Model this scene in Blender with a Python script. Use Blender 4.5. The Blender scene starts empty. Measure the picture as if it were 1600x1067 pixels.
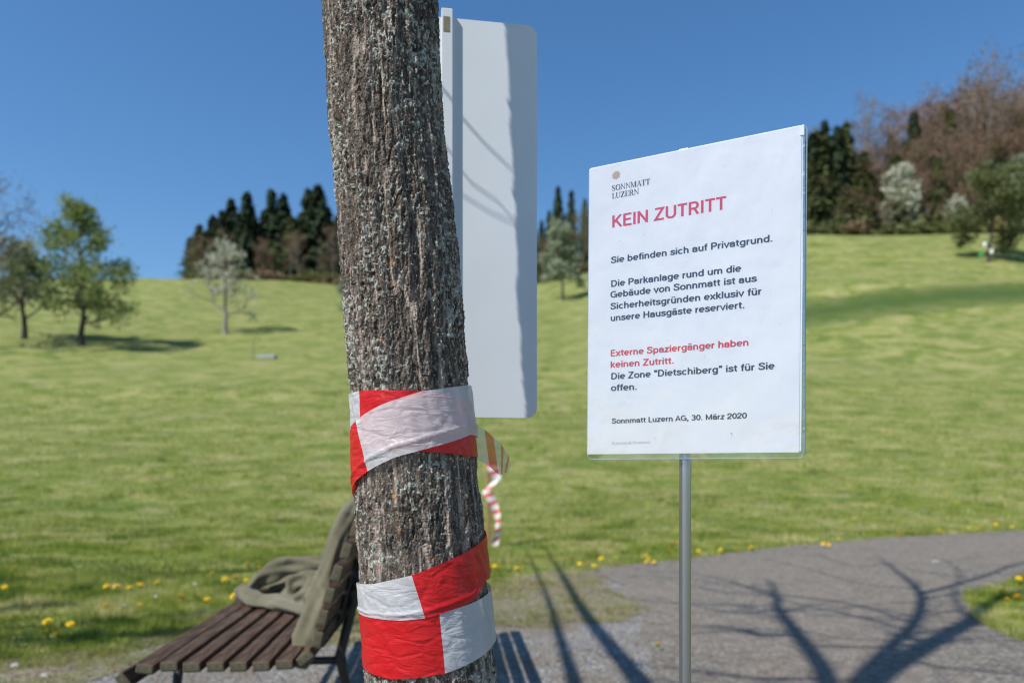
import bpy, bmesh, math, random
import numpy as np
from mathutils import Vector, Matrix, Quaternion
R = math.radians
random.seed(7); rng = np.random.default_rng(7)
C = bpy.context.scene.collection
SC = bpy.context.scene

# ---------------------------------------------------------------- camera
FPX = 1187.0; HC = 1.02; HY = 732.0            # focal in photo pixels, eye height, horizon row
cam = bpy.data.cameras.new('camera'); camo = bpy.data.objects.new('camera', cam); C.objects.link(camo)
camo.location = (0, 0, HC); camo.rotation_euler = (R(90), 0, 0)
cam.sensor_width = 36; cam.lens = FPX / 1600 * 36; cam.shift_y = (HY - 533.5) / 1600
cam.clip_start = .05; cam.clip_end = 2000
cam.dof.use_dof = True; cam.dof.focus_distance = 1.04; cam.dof.aperture_fstop = 3.8
cam.dof.aperture_blades = 0
SC.camera = camo

# ---------------------------------------------------------------- sky, sun, exposure
AZ = R(37); EL = R(50)                          # sun behind the left shoulder
SH = (math.cos(AZ), math.sin(AZ))               # direction a shadow runs on the ground
COT = 1 / math.tan(EL)
w = bpy.data.worlds.new('World'); SC.world = w; w.use_nodes = True
nt = w.node_tree; bg = nt.nodes['Background']
sk = nt.nodes.new('ShaderNodeTexSky'); sk.sky_type = 'NISHITA'; sk.sun_disc = False
sk.sun_elevation = EL; sk.sun_rotation = math.atan2(-SH[0], -SH[1])
sk.air_density = 1.2; sk.dust_density = .3; sk.ozone_density = 5.0; sk.altitude = 500
hs = nt.nodes.new('ShaderNodeHueSaturation'); hs.inputs['Saturation'].default_value = 1.17
nt.links.new(sk.outputs[0], hs.inputs['Color']); nt.links.new(hs.outputs[0], bg.inputs[0]); bg.inputs[1].default_value = .10
sun = bpy.data.lights.new('sun', 'SUN'); sun.energy = 4.1; sun.angle = R(.5); sun.color = (1, .955, .88)
suno = bpy.data.objects.new('sun', sun); C.objects.link(suno)
D = Vector((SH[0] * math.cos(EL), SH[1] * math.cos(EL), -math.sin(EL)))
suno.rotation_euler = D.to_track_quat('-Z', 'Y').to_euler(); suno.location = (-20, -15, 30)
vs = SC.view_settings; vs.view_transform = 'Standard'; vs.look = 'None'; vs.exposure = .5; vs.gamma = 1
vs.use_curve_mapping = False
SC.cycles.pixel_filter_type = 'BLACKMAN_HARRIS'; SC.cycles.filter_width = 1.15; SC.cycles.max_bounces = 8; SC.cycles.transparent_max_bounces = 12
SC.cycles.use_adaptive_sampling = True

# ---------------------------------------------------------------- helpers
def sm(a, b, x):
    t = np.clip((x - a) / (b - a), 0, 1); return t * t * (3 - 2 * t)

_tabs = {}
def vnoise(x, y, seed=0, px=256):
    """value noise, period px in x"""
    if seed not in _tabs: _tabs[seed] = np.random.default_rng(seed + 100).random((256, 256))
    T = _tabs[seed]
    xi = np.floor(x).astype(int); yi = np.floor(y).astype(int)
    fx = x - xi; fy = y - yi; fx = fx * fx * (3 - 2 * fx); fy = fy * fy * (3 - 2 * fy)
    x0 = (xi % px) % 256; x1 = ((xi + 1) % px) % 256; y0 = yi % 256; y1 = (yi + 1) % 256
    return (T[x0, y0] * (1 - fx) + T[x1, y0] * fx) * (1 - fy) + (T[x0, y1] * (1 - fx) + T[x1, y1] * fx) * fy

def fbm(x, y, seed=0, oct=4):
    s = 0; a = 1; tot = 0
    for k in range(oct):
        s = s + a * vnoise(x * 2 ** k, y * 2 ** k, seed + k); tot += a; a *= .5
    return s / tot

_Y = np.linspace(-60, 700, 1521)
_prof = np.interp(_Y, [-60, 15, 20, 30, 40, 58, 80, 100, 130, 139, 150, 200, 400, 700],
                  [0, 0.02, .7, 2.4, 4.5, 9.6, 16.4, 22.9, 32.3, 34.4, 35.0, 32, 15, 0])
_k = np.hanning(9); _k /= _k.sum()
_ps = np.convolve(np.pad(_prof, 4, 'edge'), _k, 'valid'); _ps[_Y < 14] = 0
def terr(X, Y):
    X = np.asarray(X, float); Y = np.asarray(Y, float)
    z = np.interp(Y, _Y, _ps)
    z = z + 8.8 * sm(-2, 42, X) * sm(40, 108, Y)
    z = z + 12 * sm(30, 60, X) * sm(118, 175, Y)
    z = z + 1.0 * sm(-25, -45, X) * sm(30, 60, Y)
    z = z + (fbm(X / 14 + 50, Y / 14 + 50, 3, 3) - .5) * .9 * sm(15, 45, Y)
    z = z + (fbm(X / 4 + 9, Y / 4 + 5, 5, 2) - .5) * .16 * sm(13, 20, Y)
    return z

def ray(px, py, Y):
    """world point at depth Y seen at photo pixel"""
    return Vector(((px - 800) / FPX * Y, Y, HC + (HY - py) / FPX * Y))

def hit(px, py):
    """where the line of sight through a photo pixel meets the ground"""
    Y = 1.0
    while Y < 300:
        p = ray(px, py, Y)
        if p.z <= float(terr(p.x, p.y)): return Vector((p.x, p.y, float(terr(p.x, p.y))))
        Y += max(.02, Y * .004)
    return p

def mesh(name, V, F, mats, parent=None, smooth=False, mi=None, link=True):
    m = bpy.data.meshes.new(name)
    V = np.asarray(V, np.float32).reshape(-1, 3)
    if isinstance(F, np.ndarray):
        n, k = F.shape
        m.vertices.add(len(V)); m.vertices.foreach_set('co', V.ravel())
        m.loops.add(n * k); m.loops.foreach_set('vertex_index', F.astype(np.int32).ravel())
        m.polygons.add(n); m.polygons.foreach_set('loop_start', np.arange(0, n * k, k, dtype=np.int32))
        m.update(calc_edges=True)
    else:
        m.from_pydata(V.tolist(), [], F)
    if not isinstance(mats, (list, tuple)): mats = [mats]
    for q in mats: m.materials.append(q)
    if mi is not None: m.polygons.foreach_set('material_index', np.asarray(mi, np.int32))
    if smooth: m.polygons.foreach_set('use_smooth', np.ones(len(m.polygons), bool))
    m.update()
    if not link: return m
    o = bpy.data.objects.new(name, m); C.objects.link(o)
    if parent: o.parent = parent
    return o

def attr(o, name, vals):
    a = o.data.attributes.new(name, 'FLOAT', 'POINT'); a.data.foreach_set('value', np.asarray(vals, np.float32))

def tag(o, label=None, cat=None, group=None, kind=None):
    if label: o['label'] = label
    if cat: o['category'] = cat
    if group: o['group'] = group
    if kind: o['kind'] = kind
    return o

def empty(name, loc=(0, 0, 0), rz=0, **k):
    o = bpy.data.objects.new(name, None); C.objects.link(o); o.location = loc; o.rotation_euler = (0, 0, rz)
    o.empty_display_size = .1
    return tag(o, **k)

def dup(o, loc, rz=0, s=1, label=None, group=None):
    r = o.copy(); C.objects.link(r); r.location = loc; r.rotation_euler = (0, 0, rz)
    r.scale = (s, s, s) if not isinstance(s, tuple) else s
    if label: r['label'] = label
    if group: r['group'] = group
    for ch in list(o.children):
        c = ch.copy(); C.objects.link(c); c.parent = r
        for g in ch.children:
            d = g.copy(); C.objects.link(d); d.parent = c
    return r

class Buf:
    def __init__(s): s.V = []; s.F = []; s.M = []; s.n = 0
    def add(s, V, F, m=0):
        V = np.asarray(V, float).reshape(-1, 3)
        s.V.append(V); s.F += [tuple(i + s.n for i in f) for f in F]; s.M += [m] * len(F); s.n += len(V)
    def tube(s, pts, rad, k=6, cap=True, m=0):
        pts = [Vector(p) for p in pts]; n = len(pts)
        if not hasattr(rad, '__len__'): rad = [rad] * n
        V = []; up = None
        for i, p in enumerate(pts):
            d = (pts[min(i + 1, n - 1)] - pts[max(i - 1, 0)]).normalized()
            if up is None: up = d.orthogonal().normalized()
            a = (up - d * up.dot(d)); a = a.normalized() if a.length > 1e-6 else d.orthogonal().normalized(); up = a
            b = d.cross(a)
            for j in range(k):
                t = 2 * math.pi * j / k; V.append(p + (a * math.cos(t) + b * math.sin(t)) * rad[i])
        F = [(i * k + j, i * k + (j + 1) % k, (i + 1) * k + (j + 1) % k, (i + 1) * k + j) for i in range(n - 1) for j in range(k)]
        if cap: F += [tuple(range(k))[::-1], tuple(range((n - 1) * k, n * k))]
        s.add([tuple(v) for v in V], F, m)
    def box(s, c, d, rot=None, m=0, bev=0):
        bm = bmesh.new(); bmesh.ops.create_cube(bm, size=1)
        bmesh.ops.scale(bm, vec=d, verts=bm.verts)
        if bev: bmesh.ops.bevel(bm, geom=list(bm.edges), offset=bev, segments=2, affect='EDGES', profile=.6)
        if rot is not None: bmesh.ops.transform(bm, matrix=rot.to_4x4(), verts=bm.verts)
        bm.verts.index_update()
        s.add([tuple(v.co + Vector(c)) for v in bm.verts], [tuple(v.index for v in f.verts) for f in bm.faces], m); bm.free()
    def make(s, name, mats, parent=None, smooth=False, link=True):
        return mesh(name, np.concatenate(s.V), s.F, mats, parent, smooth, s.M if isinstance(mats, list) else None, link)

# ---------------------------------------------------------------- materials
class NT:
    def __init__(s, name):
        s.m = bpy.data.materials.new(name); s.m.use_nodes = True; s.t = s.m.node_tree; s.b = s.t.nodes['Principled BSDF']
        s.out = s.t.nodes['Material Output']
    def n(s, ty, **k):
        q = s.t.nodes.new(ty)
        for a, b in k.items(): setattr(q, a, b)
        return q
    def l(s, a, b): s.t.links.new(a, b)
    def obj(s, scale=(1, 1, 1)):
        tc = s.n('ShaderNodeTexCoord'); mp = s.n('ShaderNodeMapping'); mp.inputs['Scale'].default_value = scale
        s.l(tc.outputs['Object'], mp.inputs[0]); return mp.outputs[0]
    def pos(s, scale=(1, 1, 1)):
        tc = s.n('ShaderNodeNewGeometry'); mp = s.n('ShaderNodeMapping'); mp.inputs['Scale'].default_value = scale
        s.l(tc.outputs['Position'], mp.inputs[0]); return mp.outputs[0]
    def noise(s, co, sc, det=4, rough=.6, dist=0):
        q = s.n('ShaderNodeTexNoise'); q.inputs['Scale'].default_value = sc; q.inputs['Detail'].default_value = det
        q.inputs['Roughness'].default_value = rough; q.inputs['Distortion'].default_value = dist; s.l(co, q.inputs['Vector']); return q.outputs[0]
    def vor(s, co, sc, feat='F1'):
        q = s.n('ShaderNodeTexVoronoi', feature=feat); q.inputs['Scale'].default_value = sc; s.l(co, q.inputs['Vector']); return q
    def ramp(s, f, stops):
        q = s.n('ShaderNodeValToRGB'); e = q.color_ramp.elements
        while len(e) > 1: e.remove(e[0])
        for i, (p, c) in enumerate(stops):
            a = e[0] if i == 0 else e.new(p)
            a.position = p; a.color = (c, c, c, 1) if not hasattr(c, '__len__') else (*c, 1)
        s.l(f, q.inputs[0]); return q.outputs[0]
    def mix(s, f, a, b, ty='MIX'):
        q = s.n('ShaderNodeMix', data_type='RGBA', blend_type=ty)
        for v, i in ((f, 0), (a, 6), (b, 7)):
            if hasattr(v, 'is_output'): s.l(v, q.inputs[i])
            elif hasattr(v, '__len__'): q.inputs[i].default_value = (*v, 1)
            else: q.inputs[i].default_value = v
        return q.outputs[2]
    def math(s, op, a, b=0):
        q = s.n('ShaderNodeMath', operation=op)
        for v, i in ((a, 0), (b, 1)):
            if hasattr(v, 'is_output'): s.l(v, q.inputs[i])
            else: q.inputs[i].default_value = v
        return q.outputs[0]
    def bump(s, h, st=.5, dist=.01):
        q = s.n('ShaderNodeBump'); q.inputs['Strength'].default_value = st; q.inputs['Distance'].default_value = dist
        s.l(h, q.inputs['Height']); s.l(q.outputs[0], s.b.inputs['Normal'])
    def col(s, c):
        if hasattr(c, 'is_output'): s.l(c, s.b.inputs['Base Color'])
        else: s.b.inputs['Base Color'].default_value = (*c, 1)
    def set(s, **k):
        for a, b in k.items(): s.b.inputs[a.replace('_', ' ')].default_value = b
        return s

def simple(name, c, rough=.7, var=.0, sc=20, bump=0, bd=.002, metal=0, spec=.5, scale=(1, 1, 1)):
    q = NT(name); q.set(Roughness=rough, Metallic=metal); q.b.inputs['Specular IOR Level'].default_value = spec
    if var or bump:
        nz = q.noise(q.obj(scale), sc, 5)
    if var:
        q.col(q.ramp(nz, [(.3, tuple(x * (1 - var) for x in c)), (.7, tuple(min(1, x * (1 + var)) for x in c))]))
    else: q.col(c)
    if bump: q.bump(nz, bump, bd)
    return q.m

def foliage(name, a, b, c=None, trans=.35, sc=3.0):
    """leaves: colour varies with the place in the crown, light passes through"""
    q = NT(name); co = q.obj(); nz = q.noise(co, sc, 3)
    st = [(.3, a), (.6, b)] + ([(.8, c)] if c else [])
    if name == 'grass_blade':
        n2 = q.noise(q.pos((.8, 1.15, 0)), 1.0, 7, .78, .9); n3 = q.noise(q.pos((9, 9, 9)), 1.0, 2, .6)
        cc = q.ramp(n2, [(.40, (.11, .18, .022)), (.46, (.28, .35, .055)), (.53, (.48, .50, .12)), (.59, (.72, .63, .33))])
        cc = q.mix(q.ramp(n3, [(.35, .5), (.6, 0.)]), cc, (.12, .19, .035))
    else: cc = q.ramp(nz, st)
    q.col(cc); q.set(Roughness=.7); q.b.inputs['Specular IOR Level'].default_value = .15
    tr = q.n('ShaderNodeBsdfTranslucent'); q.l(cc, tr.inputs[0])
    mx = q.n('ShaderNodeMixShader'); mx.inputs[0].default_value = trans
    q.l(q.b.outputs[0], mx.inputs[1]); q.l(tr.outputs[0], mx.inputs[2]); q.l(mx.outputs[0], q.out.inputs[0])
    return q.m

# ================================================================= GROUND
def ground_mat():
    q = NT('meadow'); p = q.pos()
    big = q.noise(q.pos((.05, .11, 0)), 1.0, 4, .55)
    streak = q.noise(q.pos((.38, .55, 0)), 1.0, 7, .78, .8)
    fine = q.noise(q.pos((6, 6, 6)), 1.0, 5, .7)
    c1 = q.ramp(streak, [(.40, (.095, .155, .022)), (.49, (.215, .25, .055)), (.58, (.39, .365, .15))])
    c2 = q.mix(q.ramp(big, [(.35, 0.), (.65, .6)]), c1, (.20, .225, .075))
    c3 = q.mix(q.ramp(fine, [(.3, .5), (.75, 0.)]), c2, (.08, .12, .028))
    dry = q.noise(q.pos((.6, 1.5, 0)), 1.0, 3, .6)
    c4 = q.mix(q.ramp(dry, [(.54, 0.), (.66, .6)]), c3, (.33, .285, .16))
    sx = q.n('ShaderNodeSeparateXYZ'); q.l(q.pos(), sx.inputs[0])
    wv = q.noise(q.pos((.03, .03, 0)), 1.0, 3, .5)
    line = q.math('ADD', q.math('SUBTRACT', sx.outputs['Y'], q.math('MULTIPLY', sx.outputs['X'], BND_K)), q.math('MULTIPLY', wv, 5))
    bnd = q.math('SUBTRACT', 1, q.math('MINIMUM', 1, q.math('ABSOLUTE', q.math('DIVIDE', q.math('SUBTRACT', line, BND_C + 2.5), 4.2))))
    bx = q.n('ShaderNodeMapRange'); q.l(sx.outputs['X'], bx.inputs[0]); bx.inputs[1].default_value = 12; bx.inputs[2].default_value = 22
    c4 = q.mix(q.math('MULTIPLY', q.math('MULTIPLY', q.math('POWER', q.math('MAXIMUM', bnd, 0), .4), bx.outputs[0]), .95), c4, (.055, .095, .024))  # shade of the hillside fold painted into the meadow as a darker green band
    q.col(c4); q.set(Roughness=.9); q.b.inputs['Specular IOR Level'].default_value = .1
    h = q.math('ADD', fine, q.math('MULTIPLY', streak, 1.5)); q.bump(h, .7, .12)
    return q.m
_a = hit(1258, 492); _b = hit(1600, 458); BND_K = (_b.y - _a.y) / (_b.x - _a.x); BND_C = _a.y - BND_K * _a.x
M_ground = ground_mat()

def axis(segs):
    out = [segs[0][0]]
    for a, b, st in segs:
        n = max(1, int(round((b - a) / st))); out += list(np.linspace(a, b, n + 1)[1:])
    return np.array(out)
ys = axis([(-60, -2, 8), (-2, 14, 1), (14, 60, .7), (60, 200, 1.8), (200, 700, 20)])
xs = axis([(-500, -120, 20), (-120, -40, 3), (-40, 40, .9), (40, 130, 2), (130, 500, 20)])
X, Yg = np.meshgrid(xs, ys)
V = np.stack([X, Yg, terr(X, Yg)], -1).reshape(-1, 3)
nx, ny = len(xs), len(ys)
I = np.arange(nx * ny).reshape(ny, nx)
F = np.stack([I[:-1, :-1], I[:-1, 1:], I[1:, 1:], I[1:, :-1]], -1).reshape(-1, 4)
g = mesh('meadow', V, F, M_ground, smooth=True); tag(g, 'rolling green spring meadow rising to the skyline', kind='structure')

# outlines on the flat foreground, in metres
FAR = [(-9, 1.2), (-5, 2.6), (-2.57, 3.81), (-2.12, 4.06), (-1.9, 4.47), (-1.02, 4.92), (-.49, 5.82), (0, 6.3), (.84, 7.66), (2.2, 8.77),
       (3.83, 10.1), (5.8, 11.3), (8.8, 12.7), (13.5, 13.9)]
ASPH = [(.84, 7.66), (2.2, 8.77), (3.83, 10.1), (5.8, 11.3), (8.8, 12.7), (13.5, 13.9), (13.5, 11.2), (8.5, 9.6), (4.86, 7.2), (3.85, 6.35), (3.43, 5.82), (3.1, 5.1), (3.0, 4.5),
        (2.9, 2), (3, -9), (.5, -9), (.5, 2), (.67, 3.6), (.89, 5.3), (.95, 6.5)]
def wobble(poly, amp=.06, step=.12, seed=1):
    out = []
    for i in range(len(poly)):
        a = np.array(poly[i]); b = np.array(poly[(i + 1) % len(poly)]); L = np.linalg.norm(b - a); n = max(1, int(L / step))
        nrm = np.array([-(b - a)[1], (b - a)[0]]) / max(L, 1e-6)
        for k in range(n):
            p = a + (b - a) * k / n
            out.append(p + nrm * amp * (fbm(np.array([p[0] * 2.3 + 40]), np.array([p[1] * 2.3 + 40]), seed, 3)[0] - .5) * 2)
    return out
def inpoly(x, y, poly):
    ins = np.zeros(x.shape, bool); n = len(poly)
    for i in range(n):
        x0, y0 = poly[i]; x1, y1 = poly[(i + 1) % n]
        if y0 == y1: continue
        c = ((y0 > y) != (y1 > y)) & (x < (x1 - x0) * (y - y0) / (y1 - y0) + x0); ins ^= c
    return ins
def sheet(name, poly, z, m, label):
    bm = bmesh.new(); vs_ = [bm.verts.new((p[0], p[1], z)) for p in poly]
    es = [bm.edges.new((vs_[i], vs_[(i + 1) % len(vs_)])) for i in range(len(vs_))]
    bmesh.ops.triangle_fill(bm, edges=es, use_beauty=True, normal=(0, 0, 1))
    bmesh.ops.recalc_face_normals(bm, faces=bm.faces)
    me = bpy.data.meshes.new(name); bm.to_mesh(me); bm.free(); me.materials.append(m)
    if me.polygons[0].normal.z < 0: me.flip_normals()
    o = bpy.data.objects.new(name, me); C.objects.link(o); return tag(o, label, kind='structure')
GRAV = FAR + [(13.5, 11.2), (8.5, 9.6), (4.86, 7.2), (3.85, 6.35), (3.43, 5.82), (3.1, 5.1), (3.0, 4.5), (2.9, 2), (3, -9), (-9, -9)]
gravp = wobble(GRAV, .10, .12, 2); aspp = wobble(ASPH, .05, .12, 4)

q = NT('gravel'); fine = q.noise(q.pos(), 42, 6, .8); v = q.vor(q.pos(), 60)
cc = q.ramp(fine, [(.40, (.085, .08, .075)), (.5, (.21, .20, .19)), (.6, (.46, .45, .43))])
pat = q.noise(q.pos(), 1.6, 4, .65)
cc = q.mix(q.ramp(pat, [(.46, 0.), (.6, .7)]), cc, (.17, .135, .085))
q.col(cc); q.set(Roughness=.9); q.bump(q.math('ADD', fine, v.outputs[0]), .9, .012); M_gravel = q.m
q = NT('worn_asphalt'); fine = q.noise(q.pos(), 38, 7, .85); v = q.vor(q.pos(), 110); big = q.noise(q.pos(), .9, 5, .6); mid = q.noise(q.pos(), 9, 6, .75)
cc = q.ramp(fine, [(.40, (.062, .056, .046)), (.51, (.168, .152, .128)), (.60, (.40, .365, .31))])
cc = q.mix(q.ramp(big, [(.38, 0.), (.6, .55)]), cc, (.225, .185, .15))
cc = q.mix(q.ramp(mid, [(.47, 0.), (.6, .5)]), cc, (.10, .08, .062))
q.col(cc); q.set(Roughness=.88); q.bump(q.math('ADD', fine, v.outputs[0]), .8, .006); M_asph = q.m
sheet('gravel_ground', gravp, .004, M_gravel, 'pale grey gravel around the bench and trees')
sheet('asphalt_path', aspp, .010, M_asph, 'worn grey brown asphalt path crossing the foreground')

# ------------------------------------------------ grass blades (real geometry, several sheets of clumps)
M_blade = foliage('grass_blade', (.115, .18, .03), (.20, .26, .06), (.34, .33, .13), .45, 1.3)
M_dry = foliage('dry_grass', (.2, .15, .08), (.3, .24, .13), (.12, .15, .05), .3, 4)
def blades(name, x, y, h, wd, m, lean=.6, seed=0):
    r = np.random.default_rng(seed); n = len(x)
    z = terr(x, y); a = r.random(n) * 2 * np.pi; ca, sa = np.cos(a), np.sin(a)
    la = r.random(n) * 2 * np.pi; ll = r.random(n) * lean * h
    b0 = np.stack([x - ca * wd / 2, y - sa * wd / 2, z - .002], -1); b1 = np.stack([x + ca * wd / 2, y + sa * wd / 2, z - .002], -1)
    t = np.stack([x + np.cos(la) * ll, y + np.sin(la) * ll, z + h], -1)
    V = np.stack([b0, b1, t], 1).reshape(-1, 3)
    return mesh(name, V, np.arange(n * 3).reshape(-1, 3), m)
def frus(n, y0, y1, pw, seed, marg=1.0):
    r = np.random.default_rng(seed); u = r.random(n)
    y = (y0 ** (1 - pw) + u * (y1 ** (1 - pw) - y0 ** (1 - pw))) ** (1 / (1 - pw))
    x = (r.random(n) * 2 - 1) * (y * .72 + marg); return x, y
gp = [tuple(p) for p in gravp]
x, y = frus(820000, 3.6, 45, 1.75, 11)
keep = ~inpoly(x, y, gp)
cl = fbm(x * 1.6 + 30, y * 1.6 + 30, 21, 3); keep &= (rng.random(len(x)) < np.clip((cl - .28) * 3.2, .25, 1))
x, y, cl = x[keep], y[keep], cl[keep]
dpath = np.full(len(x), 9.)
Pn = np.array(gp)
near = y < 15
for i in range(0, len(Pn), 2):
    dpath[near] = np.minimum(dpath[near], np.hypot(x[near] - Pn[i, 0], y[near] - Pn[i, 1]))
tuf = sm(.5, .72, fbm(x * 3.1 + 11, y * 3.1 + 11, 24, 2)); h = (.016 + .042 * rng.random(len(x)) * (cl + .2) + .06 * tuf * rng.random(len(x))) * (1 + y / 34) * np.where(dpath < .45, .75, 1)
wd = .0035 + y * .00085
dry = ((dpath < .32) & (x < 1.2) & (rng.random(len(x)) < .68)) | (rng.random(len(x)) < .06 + .25 * (fbm(x * .5 + 70, y * 1.1 + 70, 31, 3) > .58))
tag(blades('grass', x[~dry], y[~dry], h[~dry], wd[~dry], M_blade, .7, 1), 'short green mown grass of the meadow', 'grass', kind='stuff')
tag(blades('dry_grass', x[dry], y[dry], h[dry] * .6, wd[dry], M_dry, 1.6, 2), 'straw coloured dry grass among the green', 'dry grass', kind='stuff')
# sparse tufts creeping into the gravel
r = np.random.default_rng(5); n = 60000
n = 150000; i = r.integers(0, len(Pn), n); x = Pn[i, 0] + r.normal(0, .42, n); y = Pn[i, 1] + r.normal(0, .42, n)
k = inpoly(x, y, gp) & (y > 3.3) & (y < 14.5) & (fbm(x * 5 + 20, y * 5 + 20, 41, 2) > .5) & (r.random(n) < np.where(x < 1.2, 1, .7)); x, y = x[k], y[k]
tag(blades('edge_grass', x, y, .012 + .02 * r.random(len(x)), np.full(len(x), .007), [M_dry], 1.8, 3), 'low dry grass creeping over the gravel edge', 'dry grass', kind='stuff')

# bare earth and dead grass where the meadow meets the gravel
q = NT('dry_earth'); fine = q.noise(q.pos(), 30, 6, .8); mid = q.noise(q.pos(), 4, 5, .7)
cc = q.ramp(fine, [(.4, (.08, .065, .04)), (.5, (.19, .155, .10)), (.62, (.36, .31, .21))])
cc = q.mix(q.ramp(mid, [(.45, 0.), (.58, .7)]), cc, (.15, .17, .055)); q.col(cc); q.set(Roughness=.95); q.bump(fine, .9, .015); M_earth = q.m
def gpt(px, py): Y_ = FPX * HC / (py - HY); return ((px - 800) / FPX * Y_, Y_)
VERGE = [(-6, 1.9), gpt(0, 1040), gpt(180, 1018), gpt(295, 996), gpt(553, 968), gpt(700, 925), gpt(800, 905), gpt(880, 893), gpt(935, 892), gpt(985, 925), gpt(1000, 955), gpt(960, 975), gpt(880, 985), gpt(800, 975), gpt(700, 990), gpt(553, 1010), gpt(295, 1022), gpt(180, 1046), gpt(40, 1075), (-6, 1.5)]
vp = wobble(VERGE, .30, .06, 9); sheet('dirt_verge', vp, .0075, M_earth, 'strip of bare earth and dead grass along the gravel edge')
r = np.random.default_rng(15); n = 260000; x = r.random(n) * 8 - 6; y = 1.5 + r.random(n) * 7
k = inpoly(x, y, vp) & (fbm(x * 4 + 20, y * 4 + 20, 43, 3) > .5) & (y > 3.3); x, y = x[k], y[k]; gk = r.random(len(x)) < .35
tag(blades('verge_dry_grass', x[~gk], y[~gk], .01 + .025 * r.random((~gk).sum()), np.full((~gk).sum(), .007), M_dry, 1.8, 5), 'dead straw grass on the bare earth strip', 'dry grass', kind='stuff')
tag(blades('verge_grass', x[gk], y[gk], .015 + .03 * r.random(gk.sum()), np.full(gk.sum(), .007), M_blade, 1.2, 6), 'thin green grass on the bare earth strip', 'grass', kind='stuff')

# ------------------------------------------------ loose stones
def stones(name, x, y, s, z0, m, seed):
    r = np.random.default_rng(seed); n = len(x)
    o = np.array([(1, 0, 0), (0, 1, 0), (-1, 0, 0), (0, -1, 0), (0, 0, 1), (0, 0, -1)], float)
    f = np.array([(0, 1, 4), (1, 2, 4), (2, 3, 4), (3, 0, 4), (1, 0, 5), (2, 1, 5), (3, 2, 5), (0, 3, 5)])
    P = o[None] * (.6 + .8 * r.random((n, 6, 1))) * s[:, None, None]; P[..., 2] *= .6
    a = r.random(n) * 6.28; c, sn = np.cos(a)[:, None], np.sin(a)[:, None]
    X = P[..., 0] * c - P[..., 1] * sn + x[:, None]; Y = P[..., 0] * sn + P[..., 1] * c + y[:, None]; Z = P[..., 2] + z0 + s[:, None] * .25
    V = np.stack([X, Y, Z], -1).reshape(-1, 3); F = (f[None] + np.arange(n)[:, None, None] * 6).reshape(-1, 3)
    return mesh(name, V, F, m)
q = NT('stone'); nz = q.noise(q.pos(), 31, 2); q.col(q.ramp(nz, [(.3, (.12, .11, .105)), (.5, (.27, .26, .245)), (.68, (.46, .45, .43))])); q.set(Roughness=.85); M_stone = q.m
x, y = frus(42000, 3.0, 9, 1.6, 77, .3); k = inpoly(x, y, gp) & ~inpoly(x, y, [tuple(p) for p in aspp]); x, y = x[k], y[k]
tag(stones('gravel', x, y, .0028 + .006 * rng.random(len(x)) ** 2.5, .004, M_stone, 3), 'loose pale gravel stones on the ground', 'gravel', kind='stuff')
x, y = frus(9000, 3.2, 13, 1.6, 78, .3); k = inpoly(x, y, [tuple(p) for p in aspp]); x, y = x[k], y[k]
tag(stones('path_grit', x, y, .0018 + .004 * rng.random(len(x)) ** 3, .010, M_stone, 4), 'fine grit lying on the asphalt path', 'grit', kind='stuff')
M_litter = simple('leaf_litter', (.20, .13, .07), .8, .4, 30)
r = np.random.default_rng(8); x, y = frus(2600, 3.2, 12.5, 1.7, 79, .3); k = inpoly(x, y, [tuple(p) for p in gravp]) & (fbm(x * 1.5 + 9, y * 1.5 + 9, 47, 2) > .45); x, y = x[k], y[k]; n = len(x)
a = r.random(n) * 6.28; L_ = .006 + .012 * r.random(n); u = np.stack([np.cos(a), np.sin(a)], -1); w_ = np.stack([-u[:, 1], u[:, 0]], -1); c = np.stack([x, y], -1)
P4 = np.concatenate([np.stack([c - u * L_[:, None], c + w_ * L_[:, None] * .5, c + u * L_[:, None], c - w_ * L_[:, None] * .5], 1), np.broadcast_to((.013 + .006 * r.random((n, 4)))[..., None], (n, 4, 1))], -1).reshape(-1, 3)
tag(mesh('leaf_litter', P4, np.arange(n * 4).reshape(-1, 4), M_litter), 'brown bits of leaf and bark scattered on path and gravel', 'leaf litter', kind='stuff')
M_pale = simple('pale_stone', (.36, .35, .33), .8, .2, 60, .3)
def pebble(px, py, s, lab):
    p = hit(px, py); bm = bmesh.new(); bmesh.ops.create_icosphere(bm, subdivisions=2, radius=s)
    rr = random.Random(px)
    for v_ in bm.verts: v_.co = Vector((v_.co.x * 1.3, v_.co.y, v_.co.z * .5)) * (1 + rr.uniform(-.12, .12))
    me = bpy.data.meshes.new('pale_stone'); bm.to_mesh(me); bm.free(); me.materials.append(M_pale)
    o = bpy.data.objects.new('pale_stone', me); C.objects.link(o); o.location = (p.x, p.y, .004 + s * .3); o.rotation_euler.z = rr.uniform(0, 3)
    tag(o, lab, 'stone')
pebble(24, 1044, .022, 'rounded pale stone at the gravel edge, bottom left corner')
pebble(70, 1058, .017, 'flat whitish stone on the gravel in front of the bench')
pebble(1463, 880, .036, 'flat pale stone lying on the asphalt path near its far edge')

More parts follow.
